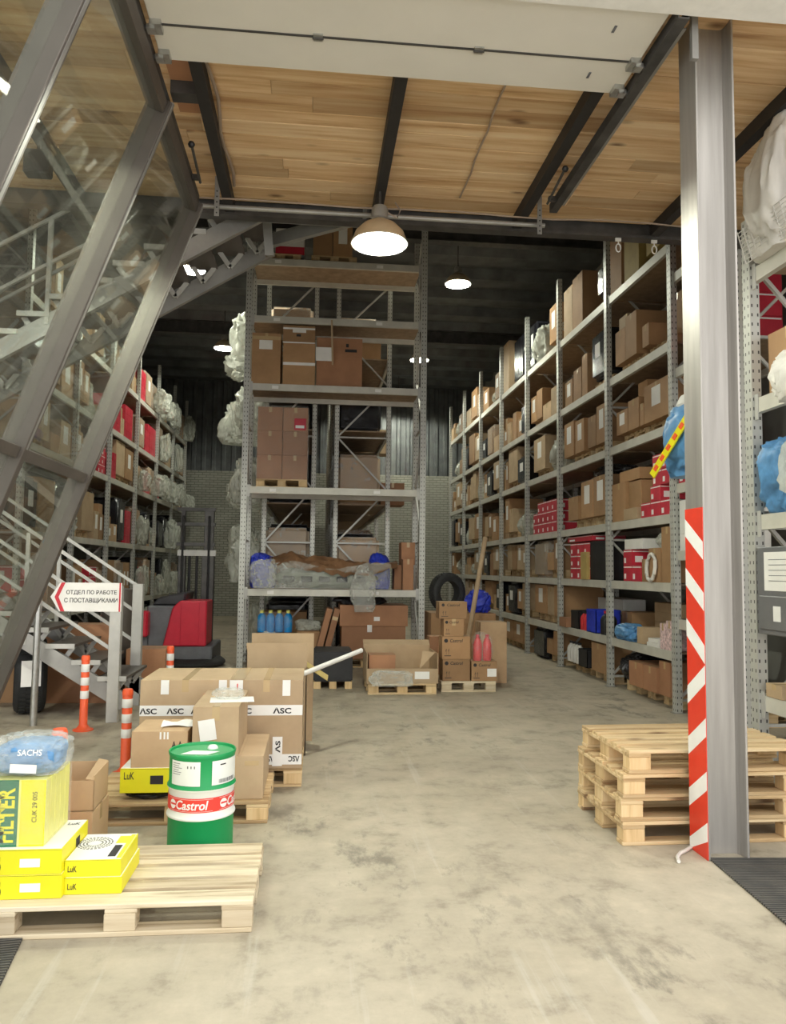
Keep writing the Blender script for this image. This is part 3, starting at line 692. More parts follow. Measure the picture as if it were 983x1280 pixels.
# --- bay 0 (partly behind the column)
s = rs(0, 0); s.pal(8.15); s.sack(8.25, .62, .86, .146, .03, .6, 'film_black', 'tall black plastic wrapped bundle')
s = rs(0, 1); s.carton(8.1, .6, .1, 0, .05, .5, 'white_paint'); s.carton(8.2, .35, .12, .102, .05, .4, 'card_tan'); s.tray(7.66, .4, .25, 'grey_plastic', 'grey plastic crate')
s = rs(0, 2)
for i in range(3):
    for j in range(3): s.carton(7.88+i*.36, .35, .2, j*.2015, .05, .5, 'white_paint')
s = rs(0, 3); s.red_stack(8.62, .34, 1, 3, .2, 0, .05)
s = rs(0, 4); s.pal(8.1)
for j in range(3): s.carton(8.12, .76, .27, .1455+j*.2735, .1, .8, 'red')
s = rs(0, 5); s.auto(.9)
# big blue bag with yellow tape slung out of the bay
bp = Vector((4.28, 8.12, 2.7525)); lab = 'blue plastic bag with yellow printed tape, slumped out of the rack by striped column'
b = sack((.8, .96, .88), bp, lab, None, 'blue_soft', 3, R(8), 'plastic_bag', 'bag', .4)
for k in range(1):
    q0, q1 = Vector((-.56, .35, .02)), Vector((-.50, -.42, .78))
    MB().bar(q0, q1, .10, .02, (1, .2, 0)).build('yellow_tape', 'yellow', b)
    for j in range(6): MB().bar(q0.lerp(q1, .08+j*.15)+Vector((-.012, 0, 0)), q0.lerp(q1, .15+j*.15)+Vector((-.012, 0, 0)), .05, .02, (1, .2, 0)).build('tape_print', 'orange', b)
MB().lathe([(.34, .82), (.36, .9), (.30, 1.02), (.22, .98), (.12, .95)], 18).build('bag_neck', 'bag_white', b, smooth=True)
# --- bay 1 (between the two nearest posts in view)
s = rs(1, 0)
s.pal(9.25); s.pal(10.1, .8); s.carton(9.26, .3, .42, .1455, .05, .6, 'card_red'); s.carton(9.58, .40, .32, .1455, .02, .6, 'card_red'); s.carton(10.0, .44, .32, .1455, .02, .6, 'card_red')
s.bottles(9.75, 4, .06, .43, 'film_heavy', 'clear plastic bottle', .1455, .66); s.sack(10.47, .55, .42, .1455, .0, .7, 'film_black', 'black wrapped bundle')
s = rs(1, 1)
for i, w in enumerate((.17, .15)):
    o = s.carton(9.14+i*.19, w, .36-.04*i, 0, .03, .2, 'white_paint', desc='pink flowered box'); o.data.materials[0] = MATS['floral']
s.carton(9.55, .35, .05, 0, .04, .4, 'white_paint'); s.carton(9.58, .3, .05, .052, .05, .35, 'white_paint')
s.tray(9.62, .42, .34, 'green_grey', 'grey-green plastic box', v=.5, d=.45); s.carton(10.05, .18, .22, 0, .05, .25, 'card_tan')
s.sack(10.25, .75, .24, 0, -.06, .4, 'blue_soft', 'blue plastic bag')
for j in range(4): s.carton(10.08, .85, .13, j*.1315, .62, .38, 'card_pale', desc='patterned flat box')
s = rs(1, 2)
s.carton(9.15, .3, .7, 0, .05, .6, 'card'); s.carton(9.47, .34, .44, 0, .04, .5, 'card'); s.sack(9.5, .3, .22, .443, .08, .4)
t = tag(MB().tube([(.012*math.sin(a), .13*math.cos(a), .2+.17*math.sin(a)) for a in [R(q) for q in range(0, 361, 30)]], .025, 8).build('ring_gasket', 'bag_white', smooth=True), 'white oval ring gasket leaning on a carton, '+s.where[:40], 'ring'); t.location = (s.X(.0), 9.66, s.z-.008); t['label'] = 'white oval ring leaning on a carton on the long rack second shelf'
s.red_stack(10.05, .6, 2, 2, .22, 0, .04); s.carton(10.05, .6, .14, .443, .06, .5, 'white_paint'); s.carton(9.85, .2, .3, 0, .05, .4, 'card')
s = rs(1, 3)
s.carton(10.6, .5, .56, 0, .06, .7, 'card'); s.carton(10.12, .46, .16, 0, .02, .5, 'card_tan'); s.carton(10.2, .7, .16, .564, .1, .8, 'card'); s.carton(10.15, .42, .38, .163, .1, .4, 'card')
s.red_stack(9.16, .9, 3, 2, .2, 0, .05); s.red_stack(9.16, .55, 2, 2, .2, .4, .06)
s = rs(1, 4); s.pal(9.2); s.pal(10.1); s.carton(9.22, .72, .5, .144, paper=True); s.carton(9.96, .12, .3, .144); s.carton(10.12, .36, .42, .144); s.carton(10.5, .4, .34, .144, paper=True); s.carton(10.15, .3, .25, .568, .2, .5)
s = rs(1, 5); s.pal(9.2); s.pal(10.15); s.carton(9.2, .5, .6, .144, .3, .6); s.carton(9.75, .2, .3, .144, .05, .5); s.carton(10.17, .38, .62, .144, mat='card'); s.carton(10.56, .36, .5, .144, paper=False); s.carton(10.57, .3, .2, .648, .1, .6, 'card_tan')
s = rs(1, 6); s.pal(9.2); s.carton(10.6, .42, 1.15, .0, .03, .5, 'card', desc='tall narrow brown carton'); s.carton(10.04, .5, .8, .0, .05, .6, 'card_yellow'); s.carton(9.3, .6, .7, .144, .1, .7, 'card_yellow')
# --- bay 2
s = rs(2, 0); s.pal(11.35); s.pal(12.3); s.carton(11.4, .55, .5, .144, .04, .6); s.tray(12.1, .4, .28, 'black', 'black crate', .144, .02, .35)
s.bottles(12.65, 4, .07, .34, 'white_paint', 'white bottle', .144, .05); s.sack(11.5, .8, .36, .1455, .72, .3, 'film_black')
s = rs(2, 1); s.carton(11.35, .38, .35, 0, .45, .5); s.bottles(11.3, 2, .09, .36, 'black', 'black canister', 0, .05); s.tray(11.75, .42, .36, 'blue_bag', 'blue plastic crate', 0, .04, .4); s.bottles(12.2, 3, .06, .3, 'red_liquid', 'red bottle', 0, .06); s.tray(12.6, .38, .3, 'black', 'black crate', 0, .06, .4); s.carton(13.02, .36, .16, 0, -.02, .4, 'card_red')
for j in range(3): s.carton(12.1, 1.1, .17, j*.1715, .62, .38, 'white_paint', desc='flat white box')
s = rs(2, 2); s.tray(11.3, .68, .6, 'black', 'large black crate', 0, .04, .5); s.red_stack(12.0, 1.0, 3, 3, .2, 0, .06); s.carton(12.05, .28, .44, 0, .0, .06, 'card_yellow', desc='narrow yellow carton'); s.carton(11.9, 1.2, .14, .62, .05, .55, 'red')
s = rs(2, 3); s.pal(11.3); s.pal(12.2); s.carton(11.32, .55, .62, .144, paper=True); s.carton(11.9, .55, .6, .144, paper=True); s.sack(11.4, .95, .3, .768, .1, .7, 'film_black'); s.carton(12.6, .5, .4, .144)
s = rs(2, 4); s.pal(11.3); s.pal(12.3); s.carton(11.32, .4, .6, .144, paper=True); s.carton(11.75, .36, .5, .144); s.carton(12.3, .42, .55, .144, paper=True); s.carton(12.8, .5, .6, .144, paper=True)
s = rs(2, 5); s.pal(11.3); s.wrapped(11.32, .6, .75, .1455); s.carton(12.12, .25, .7); s.carton(12.4, .4, .55, 0); s.carton(12.85, .4, .45, 0, paper=True)
s = rs(2, 6); s.pal(11.4); s.carton(12.3, .5, .9, 0, .05, .7, 'card'); s.carton(12.82, .45, .85, 0, .05, .7, 'card_tan'); s.wrapped(11.35, .3, .5, .144)
# --- remaining bays
for bq in range(3, 8):
    for l in range(7):
        s = rs(bq, l); g = gaps([0.]+RLV, l, 6.9) if l < 6 else 1.1
        if bq == 3 and l == 3: s.red_stack(13.7, 1.5, 5, 3, .2, 0, .04); s.sack(15.2, .35, .4); continue
        if bq == 3 and l == 6: s.sack(14.5, .6, .75, 0, -.1, .9, 'film_heavy', 'bulging clear sack'); s.pal(13.65); s.carton(13.7, .45, .7, .144, paper=True); s.wrapped(15.1, .42, .95); continue
        if bq == 4 and l == 6: s.carton(17.2, .5, 1.15, 0, .04, .6, 'card_tan', desc='tall tan carton'); s.wrapped(16.0, .8, 1.0); continue
        s.auto(min(1., g/.8), style='nored' if l != 3 else 'mix')
# left rack
LW = 'rack behind staircase'
for bq in range(6):
    for l in range(6):
        lv = [0.]+LLV
        s = Shelf(-4.3, -1, LP[bq], LP[bq+1], lv[l], '%s, %s bay, %s' % ('floor level' if l == 0 else ORD[l]+' shelf', BAY[bq], LW), 300+bq*10+l, (lv[l+1]-lv[l]-.115) if l < 5 else 9.)
        if l == 0 and bq < 3: continue
        g = gaps(lv, l, 7.0); s.auto(min(1.15, g/.85), loose=.45 if bq > 2 else 0.)
# inner rows
for face, nm, sd in ((-.98, 'inner row, staircase side', 500), (.34, 'inner row, column side', 600)):
    for bq in range(3 if sd == 500 else 2):
        for l in range(5):
            lv = [0.]+ALV; s = Shelf(face, 1, AP[bq], AP[bq+1], lv[l], '%s, %s bay, %s' % ('floor level' if l == 0 else ORD[l]+' shelf', BAY[bq], nm), sd+bq*10+l, 1.27 if l < 4 else 9.)
            for q in range(3):
                w = (s.u1-s.u0)/3-.04; u = s.u0+q*(w+.05); h = s.r.uniform(.8, 1.15)
                lo = s.r.uniform(.25, .6) if sd == 500 and (bq or q) and s.r.random() < .75 else 0.
                if sd == 500 and bq == 0 and l > 0: lo = (s.r.uniform(.72, .9), s.r.uniform(.85, 1.1), s.r.uniform(1.0, 1.3))[q] if s.r.random() < .8 else 0.
                if s.r.random() < .75 or lo: s.wrapped(u, w, h, 0, .06, .82, s.r.choice(['film_black', 'film_black', 'card']), loose=lo)
                else: s.carton(u, w, h*.8, 0, .06, .8)

# ---------------------------------------------------------------- tall front bay: what stands on it
CY = 13.2
def fb(x0, x1, yt, yb, Y, depth, base=None):
    """box whose front face covers the pixels x0..x1, yt..yb on the plane y=Y -> dims, base centre"""
    a = px(x0, yb, 1, Y); b = px(x1, yt, 1, Y); z0 = a.z if base is None else base
    xa = px(x0, (yt+yb)/2, 1, Y).x; xb = px(x1, (yt+yb)/2, 1, Y).x
    return (xb-xa, depth, b.z-z0), ((xa+xb)/2, Y+depth/2, z0)
def fcart(x0, x1, yt, yb, Y, depth, base, label, **k):
    d, l = fb(x0, x1, yt, yb, Y, depth, base); return carton(d, l, label, **k), d
TB = 'tall bay facing the doorway'
for x0, x1, k in ((330, 378, 0), (384, 434, 1)):
    p = px((x0+x1)/2, 320, 1, CY+.1); pallet((p.x+(.13 if k else -.04), CY+.55, 7.0215), 'wooden pallet on the top shelf of the '+TB, 'pallets on the top shelf of the tall bay', w=.8 if k else .7, d=.8)
d, l = fb(345, 381, 287, 309, CY+.18, .6, 7.167); o = carton(d, l, 'white and red box on a pallet at the top of the tall bay', mat='white_paint'); patch(o, (-d[0]/2, -d[1]/2, .0), (1, 0, 0), (0, 0, 1), d[0], d[2]*.3, 'red', 'red_band')
fcart(392, 416, 278, 309, CY+.16, .6, 7.167, 'dull brown carton on the top shelf pallet of the tall bay', mat='card')
fcart(417, 441, 280, 309, CY+.16, .6, 7.167, 'brown carton in the top shelf of the tall bay, behind the lamp', mat='card', paper=1)
o, d = fcart(315, 351, 417, 467, CY+.05, .6, 4.8165, 'squat carton with white label beside the rack post, fourth level of tall bay', paper=0)
patch(o, (-d[0]*.25, -d[1]/2, d[2]*.68), (1, 0, 0), (0, 0, 1), d[0]*.46, d[2]*.18); patch(o, (-d[0]/2, -d[1]/2, d[2]*.87), (1, 0, 0), (0, 0, 1), d[0], d[2]*.07, 'tape_clear', 'tape')
o, d = fcart(354, 394, 430, 470, CY+.05, .6, 4.8165, 'lower carton of the taped pair on the tall bay', tape=False)
patch(o, (-d[0]/2, -d[1]/2, d[2]*.47), (1, 0, 0), (0, 0, 1), d[0], d[2]*.07, 'white_tape', 'tape')
zt_ = 4.818+d[2]
o, d = fcart(354, 394, 408, 430, CY+.05, .6, zt_, 'upper carton of the taped pair with shipping label on the tall bay', tape=False)
patch(o, (-d[0]/2, -d[1]/2, d[2]*.78), (1, 0, 0), (0, 0, 1), d[0], d[2]*.1, 'white_tape', 'tape'); patch(o, (-d[0]*.2, -d[1]/2-.002, d[2]*.6), (1, 0, 0), (0, 0, 1), d[0]*.42, d[2]*.26); patch(o, (-d[0]*.08, -d[1]/2, d[2]*.38), (1, 0, 0), (0, 0, 1), d[0]*.14, d[2]*.14, 'ink', 'arrow_print')
patch(o, (-d[0]/2, -d[1]/2, .0), (1, 0, 0), (0, 0, 1), d[0], d[2]*.07, 'white_tape', 'tape')
o, d = fcart(396, 453, 424, 471, CY+.12, .6, 4.8165, 'wide dark brown carton hung with strap and sheet on the tall bay', mat='card_red', tape=False)
patch(o, (d[0]*.12, -d[1]/2, d[2]*.72), (1, 0, 0), (0, 0, 1), d[0]*.26, d[2]*.06, 'ink', 'print'); patch(o, (d[0]*.14, -d[1]/2, d[2]*.82), (1, 0, 0), (0, 0, 1), d[0]*.06, d[2]*.07, 'ink', 'print')
a = px(395, 433, 1, CY-.01); b = px(416, 451, 1, CY-.01); tag(patch(None, (a.x, CY+.02, b.z), (1, 0, 0), (0, 0, 1), b.x-a.x, a.z-b.z, 'paper', 'paper_sheet'), 'white paper sheet hanging between straps on the tall bay', 'paper')
a = px(415, 397, 1, CY); b = px(416, 456, 1, CY); tag(MB().bar((a.x, CY+.012, a.z-.04), (b.x, CY+.012, b.z), .03, .01, (0, 1, 0)).build('strap', 'card_tan'), 'pale strap hanging from the beam over the paper sheet', 'strap')
# third level: pallet of shrink wrapped cartons
p0 = px(320, 600, 1, CY+.1); p1 = px(384, 600, 1, CY+.1); w = p1.x-p0.x
pallet(((p0.x+p1.x)/2, CY+.52, 3.0465), 'wooden pallet under the shrink-wrapped cartons on the tall bay', w=round(w, 3), d=.8)
zz = 3.192; hb = (px(350, 508, 1, CY+.1).z-zz)/3
for i in range(2):
    for j in range(3): o = carton((w/2-.01, .7, hb-.004), (p0.x+w*(.25+.5*i), CY+.5, zz+j*hb), 'shrink-wrapped reddish carton on the third level of the tall bay', 'shrink-wrapped cartons on the tall bay', 'card_red')
m2 = rounded('stretch_wrap', (w+.03, .76, hb*3+.02), .02, 2); m2.materials.append(MATS['film_thin']); tag(link('stretch_wrap', m2, None, ((p0.x+p1.x)/2, CY+.5, zz-.0)), 'clear stretch film round the pallet of cartons on the tall bay', 'film')
patch(o, (-.02, -.385, .02), (1, 0, 0), (0, 0, 1), .2, .2, 'red', 'red_sticker'); patch(o, (.0, -.388, .05), (1, 0, 0), (0, 0, 1), .15, .05, 'white_tape', 'red_sticker')
# second level: bumper in film and brown paper, blue bags, cartons
def curved_bundle():
    t = thing('bumper_bundle', 'car bumper wrapped in film and brown paper on the lowest shelf of the tall bay', 'bumper', (.2, CY+.3, 1.322))
    L_ = 2.1; n = 36; k = 12
    def surf(fn, name, mat, closed=True):
        vs = []; fs = []
        for i in range(n+1):
            for j in range(k): vs.append(fn(i/n, j/k*2*math.pi))
        for i in range(n):
            for j in range(k): fs.append((i*k+j, i*k+(j+1) % k, (i+1)*k+(j+1) % k, (i+1)*k+j))
        fs += [tuple(range(k))[::-1], tuple(n*k+j for j in range(k))]
        mb = MB(); mb.add(vs, fs); return mb.build(name, mat, t, smooth=True)
    def body(u, a):
        x = (u-.5)*L_*.86; e = (1-abs(2*u-1)**3)*.9+.1; nn = noise.noise(Vector((u*6, a, 1.)))*.03
        return (x, -.1+.16*math.cos(a)*e+nn, .2+max(-.2, .19*math.sin(a)*e)+nn)
    def sheet(fn, name, mat, nx=60, ny=16):
        vs = [fn(i/nx, j/ny) for i in range(nx+1) for j in range(ny+1)]
        mb = MB(); mb.add(vs, [(i*(ny+1)+j, (i+1)*(ny+1)+j, (i+1)*(ny+1)+j+1, i*(ny+1)+j+1) for i in range(nx) for j in range(ny)])
        return mb.build(name, mat, t, smooth=True)
    def crease(u, v_, k, a): p_ = Vector((u*k, v_*k*.45, 2.7)); return a*((1-abs(noise.noise(p_))*2.2)*.6+noise.noise(p_*2.1)*.5)
    def paper(u, v_):                                        # heavy brown paper thrown over the top
        x = (u-.44)*L_*1.02+.04*math.sin(v_*5); w = .15+.85*math.sin(math.pi*min(.97, u+.02))**.5
        ridge = .47+.07*math.sin(u*4+.6)+(.28*(u-.78) if u > .78 else 0)+.06*math.exp(-((u-.12)/.07)**2)
        y = -.30+.60*v_; z = ridge-.20*w*abs(2*v_-1.15)**1.7
        return (x, y+crease(u, v_, 7, .05), max(.16, z+crease(u, v_, 9, .075)))
    def clear(u, v_):                                        # clear film hanging down the front
        x = (u-.46)*L_*.98; z = .40*(1-v_)+.005+.06*(1-v_)*math.sin(u*9)
        return (x, -.315-.02*math.sin(u*7)+crease(u, v_, 9, .035)+.06*(1-v_), max(.004, z+crease(u, v_, 6, .02)*(1-v_)))
    bp_ = surf(body, 'bumper', 'green_grey')
    for k in range(5): MB().cbox((-.62+k*.3, -.245, .17), (.19, .03, .10)).build('grille_opening', 'black', bp_, bevel=.012)
    sheet(clear, 'film_wrap', 'film'); sheet(paper, 'brown_paper', 'brown_paper')
    return t
curved_bundle()
for x0, x1, sd in ((308, 345, 1), (462, 492, 2)):
    d, l = fb(x0, x1, 690, 728, CY+.1, .5, 1.32); sack((d[0], .6, d[2]), (l[0], CY+.68, 1.322), 'bright blue bag at the %s end of the wrapped bumper' % ('film-draped' if sd == 1 else 'brown-paper'), None, 'blue_bag', sd, 0, 'blue_bag', 'bag', .35)
a = px(455, 685, 1, CY-.05); sack((.46, .22, .80), (a.x, CY-.04, .95), 'hanging clear film end draped over the lowest beam of the tall bay', None, 'film', 4, 0, 'plastic_film', 'film', .5)
a = px(330, 700, 1, CY); sack((.5, .25, .5), (a.x, CY+.0, 1.33), 'clear film over the blue bag beside the rack post', None, 'film', 5, 0, 'plastic_film', 'film', .5)
fcart(502, 519, 672, 700, CY+.35, .4, px(510, 700, 1, CY+.35).z, 'upper small carton stacked by the far post of the tall bay', mat='card_red')[0].location.z = 1.322+.432
o = carton((.34, .35, .43), (1.57, CY+.52, 1.322), 'lower small carton stacked by the far post of the tall bay', mat='card_red')
fcart(504, 517, 699, 731, CY+.02, .25, 1.322, 'narrow carton standing on the beam by the far post of the tall bay', mat='card_red')
# floor of the tall bay
d, l = fb(312, 362, 790, 835, CY-.1, .7, 0.); sack((d[0], .8, d[2]), (l[0]+.0, CY+.4, 0), 'white plastic covered heap under the blue bottles', None, 'bag_white', 2, 0, 'covered_heap', 'heap', .35)
bt = l[2]+d[2]-.03
bl = 'blue bottle with pale cap in the shrink pack under the tall bay'
for i in range(4):
    for j in range(2):
        p = px(327+i*11, 780, 1, CY+.25); r_ = .072; h_ = .36
        o = MB().lathe([(r_*.9, 0), (r_, .02), (r_, h_*.65), (r_*.8, h_*.78), (r_*.4, h_*.86), (r_*.4, h_*.9)], 16).build('bottle', 'blue_bottle', smooth=True); o.location = (p.x, CY+.25+j*.15, bt); tag(o, bl, 'bottle', 'blue bottles under the tall bay')
        MB().lathe([(r_*.44, h_*.89), (r_*.44, h_), (r_*.3, h_)], 12).build('cap', 'yellow_pale', o)
p = px(343, 780, 1, CY+.3); sack((.68, .42, .34), (p.x, CY+.32, bt), 'clear shrink film round the blue bottles', None, 'film_thin', 6, 0, 'shrink_film', 'film', .2)
o, d = fcart(427, 507, 783, 815, CY+.1, .85, 0.15, 'lower of two wide reddish cartons under the tall bay', mat='card_red'); zt_ = .152+d[2]
pallet((l[0]+1.6, CY+.55, 0.0), 'low pallet under the two wide reddish cartons', w=1.2, d=.8)
o, d = fcart(425, 510, 757, 783, CY+.08, .88, zt_, 'upper of two wide reddish cartons under the tall bay with white tag', mat='card_red'); patch(o, (-.0, -.44, d[2]*.25), (1, 0, 0), (0, 0, 1), .1, .07)
p = px(463, 783, 1, CY+.07); tag(patch(None, (p.x-.05, CY+.078, zt_-.1), (1, 0, 0), (0, 0, 1), .08, .12, 'paper', 'paper_tag'), 'white paper tag hanging on the lower wide carton', 'tag')
sack((1.1, .6, .16), (.85, CY+.4, zt_+d[2]), 'black film crumpled on top of the wide reddish cartons', None, 'film_black', 3, 0, 'plastic_film', 'film', .6)
for k, (xa, xb) in enumerate(((395, 412), (404, 422))):
    a = px(xa, 812, 1, CY+.1); b = px(xb, 757, 1, CY+.1); M = Matrix.Translation((a.x-.03+k*.01, CY+.12, .17)) @ Matrix.Rotation(R(14), 4, 'Y')
    o = MB().box((0, 0, 0), (.1, .55, .86)).build('flat_carton', 'card_red', bevel=.004); o.matrix_world = M; tag(o, 'tall slim carton leaning against the wide cartons, %s one' % ('dark inner' if k == 0 else 'taped outer'), 'box')
    if k: patch(o, (0, 0, .66), (1, 0, 0), (0, 0, 1), .1, .06, 'tape_clear', 'tape')
M_ = pallet((-.0, CY+.6, 0.0), 'low pallet under the leaning slim cartons', w=.56, d=.6)
carton((.4, .35, .42), (-.08, CY+.86, .146), 'dark carton behind the leaning slim cartons', mat='card')
sack((.5, .3, .2), (-.08, CY+.86, .57), 'grey plastic bag on the dark carton behind the slim cartons', None, 'film_heavy', 1)
for i, z in enumerate(CLV):                                   # location labels on the beams
    for k, X in enumerate((-.72, 1.05)):
        o = MB().box((X-.055, CY+.019, z-.085), (X+.055, CY+.0245, z-.03)).build('shelf_label', 'paper', [q for q in bpy.data.objects if q.get('label') == 'tall galvanised rack bay facing the doorway'][0]); o.location -= Vector((-1.22, 13.2, 0))

# ---------------------------------------------------------------- pallets in front of the tall bay
a = px(460, 868, 2, 0); b = px(546, 868, 2, 0); w = b.x-a.x; xm = (a.x+b.x)/2; Y = 10.5
pallet((xm, Y+.4, 0), 'pallet under the open carton tray in front of the tall bay', w=round(w, 3), d=.8)
t = thing('open_carton', 'low open carton tray with torn flaps on a pallet', 'box', (xm, Y+.4, .144))
hw, hd, hh = w/2+.02, .4, .3; th = .008
for nm, a_, b_ in (('front', (-hw, -hd, 0), (hw, -hd+th, .2)), ('back', (-hw, hd-th, 0), (hw, hd, .44)), ('side', (-hw, -hd+th, 0), (-hw+th, hd-th, .4)), ('side', (hw-th, -hd+th, 0), (hw, hd-th, .4)), ('bottom', (-hw+th, -hd+th, 0), (hw-th, hd-th, .01))): MB().box(a_, b_).build(nm+'_panel', 'card_tan', t)
MB().prism([(hw-.25, -hd-.002, .2), (hw-.05, -hd-.03, .42), (hw-.22, -hd-.0, .44)], (0, .006, 0)).build('torn_flap', 'card_tan', t)
patch(t, (hw-.32, -hd, .06), (1, 0, 0), (0, 0, 1), .2, .1); MB().prism([(-hw, hd, .44), (hw, hd, .44), (hw, hd+.12, .5), (-hw, hd+.12, .5)], (0, 0, .006)).build('back_flap', 'card_tan', t)
carton((.36, .3, .36), (xm-.27, Y+.24, .156), 'small reddish carton inside the open carton tray', mat='card_red', paper=0)
sack((.62, .12, .22), (xm-.16, Y-.05, .12), 'shiny clear film draped over the front of the open carton tray', None, 'film', 2, 0, 'plastic_film', 'film', .6)
# oil cartons
a = px(553, 866, 2, 0); b = px(622, 866, 2, 0); w = b.x-a.x; xm = (a.x+b.x)/2; Y = 10.6
pallet((xm, Y+.5, 0), 'pallet under the stacked oil cartons', w=round(w, 3), d=.8, mat='pallet_white')
def oil(x0, x1, h, base, lab, two=True):
    xa = px(x0, 820, 1, Y+.12).x; xb = px(x1, 820, 1, Y+.12).x; w_ = xb-xa
    o = carton((w_, .3, h), ((xa+xb)/2, Y+.28, base), lab, mat='card', tape=True)
    lettering(o, 'Castrol', (-w_*.22, -.15, h*.74), (1, 0, 0), (0, 0, 1), w_*.46, h*.15, shear=.15)
    MB().lathe([(h*.09, 0), (h*.09, .001)], 16).build('emblem', 'ink', o).matrix_local = Matrix.Translation((-w_*.36, -.15, h*.81)) @ Matrix.Rotation(R(90), 4, 'X')
    if two:
        for q in (0, 1): lettering(o, '↑', (-w_*.38+q*w_*.09, -.15, h*.2), (1, 0, 0), (0, 0, 1), w_*.06, h*.26, name='arrow_print')
        patch(o, (-w_*.42, -.15, h*.13), (1, 0, 0), (0, 0, 1), w_*.24, h*.03, 'ink', 'print')
    return o
hs = [.30, .31, .24, .235]; z = .144
for k, (h, (x0, x1)) in enumerate(zip(hs, ((554, 588), (553, 588), (555, 580), (549, 584)))):
    oil(x0, x1, h, z, 'brown oil carton, %s of the stack of four on the pallet' % ('lowest', 'second from bottom', 'third from bottom', 'topmost')[k]); z += h+.0016
o = oil(590, 622, .27, .144, 'single brown oil carton with white label, under the red canisters'); patch(o, (.04, -.153, .06), (1, 0, 0), (0, 0, 1), .13, .11)
for k in range(2):
    p = px(599+k*12, 830, 1, Y+.15); r_ = .062; h_ = .36
    o = MB().lathe([(r_*.9, 0), (r_, .03), (r_, h_*.62), (r_*.7, h_*.8), (r_*.35, h_*.88), (r_*.35, h_*.92)], 16).build('canister', 'red_liquid', smooth=True); o.location = (p.x, Y+.25, .414); tag(o, 'red bottle in clear film on the single oil carton', 'bottle', 'red bottles on the oil carton')
    MB().lathe([(r_*.42, h_*.9), (r_*.42, h_), (r_*.2, h_)], 12).build('cap', 'red', o)
p = px(605, 830, 1, Y+.15); sack((.3, .2, .4), (p.x, Y+.25, .414), 'clear film bag round the red bottles', None, 'film_thin', 1, 0, 'film_bag', 'film', .25)
carton((.3, .3, .55), (1.86, Y+.95, .144), 'carton behind the stacked oil cartons', mat='card_red')
p = px(560, 740, 1, 12.4)
# clutter behind the oil cartons: tyre, long cardboard tube, tray of grey parts
def tyre(loc, ro, w, label, rot=(0, 0, 0), ri=.6):
    t = thing('tyre', label, 'tyre', loc); t.rotation_euler = rot
    pr = []
    for k in range(17):
        a = R(-100+200*k/16); pr.append((ro-ro*(1-ri)*.55+ro*(1-ri)*.55*math.cos(a)*1.0 if abs(k-8) < 8 else ro*ri, w/2*math.sin(a)*1.0))
    prof = [(ro*ri, -w*.42), (ro*.78, -w*.5), (ro*.93, -w*.46), (ro, -w*.36), (ro, w*.36), (ro*.93, w*.46), (ro*.78, w*.5), (ro*ri, w*.42), (ro*ri*.99, 0), (ro*ri, -w*.42)]
    MB().lathe(prof, 40, cap=False).build('carcass', 'rubber', t, smooth=True)
    tr = MB()
    for k in range(40):
        a = 2*math.pi*k/40
        for zz in (-.22, 0, .22): tr.cbox((0, 0, 0), (.012, ro*.09, w*.19), Matrix.Rotation(a+zz*.3, 4, 'Z') @ Matrix.Translation((ro+.003, 0, zz*w)))
    tr.build('tread', 'rubber', t); return t
carton((1.1, .8, .95), (2.52, 13.35, 0), 'large carton under the upright tyre behind the oil cartons', mat='card')
tyre((2.28, 13.2, 1.29), .33, .2, 'black tyre standing behind the stacked oil cartons', (R(90), 0, R(25)))
sack((.5, .4, .4), (2.82, 13.3, .952), 'blue and black bundle beside the tyre behind the oil cartons', None, 'blue_bag', 4, 0, 'bundle', 'bundle', .6)
a = px(578, 800, 1, 12.0); b = px(607, 672, 1, 12.6); tag(MB().tube([(a.x, 12.0, .045), (b.x, 12.6, b.z)], .04, 12).build('long_tube', 'card_tan', smooth=True), 'long cardboard tube leaning behind the stacked oil cartons', 'tube')
carton((.4, .4, .9), (2.70, 11.72, 0), 'grey-white carton behind the red bottles', mat='card_pale')
d, l = fb(531, 551, 655, 683, 14.2, .5); 
carton((.45, .6, d[2]), (1.47, 15.0, 2.9015), 'reddish carton jutting out of the inner row towards the striped column', mat='card_red')
carton((.4, .5, .55), (1.46, 17.75, 4.3015), 'tan carton jutting out of the inner row, higher up', mat='card_tan')

# ---------------------------------------------------------------- boxes left of the aisle
pallet((-.66, 6.55, 0), 'pallet under the two large taped cartons', w=1.2, d=.8)
def asc(x0, x1, label):
    d, l = fb(x0, x1, 850, 960, 6.13, .72, .144); o = carton(d, l, label, mat='card_tan'); w, dp, h = d
    patch(o, (-w/2, -dp/2, h*.60), (1, 0, 0), (0, 0, 1), w, .078, 'white_tape', 'printed_tape')
    return o, d
o, d = asc(174, 286, 'large carton with black lettered white tape, beside the orange post'); w, dp, h = d
for k in range(3): lettering(o, 'ΛSC', (-w*.5+w*(.0 if k == 0 else .27*k+.03), -dp/2-.0016, h*.62), (1, 0, 0), (0, 0, 1), w*.19, .045, bold=.03)
for q in (.28, .93): patch(o, (w*(q-.5)-.035, -dp/2, h*.84), (1, 0, 0), (0, 0, 1), .06, h*.16, 'white_tape', 'tape')
o, d = asc(286, 378, 'large carton with black lettered white tape, beside the open aisle'); w, dp, h = d
for k, q in enumerate((.02, .56)): lettering(o, 'ΛSC', (-w*.5+w*q+.02, -dp/2-.0016, h*.62), (1, 0, 0), (0, 0, 1), w*.25, .045, bold=.03)
patch(o, (-w/2+.0, -dp/2, .03), (1, 0, 0), (0, 0, 1), w, .078, 'white_tape', 'printed_tape')
for q in (.5, .84): lettering(o, 'ΛSC', (-w*.5+w*q+w*.13, -dp/2-.0016, .095), (-1, 0, 0), (0, 0, -1), w*.15, .045, bold=.03)
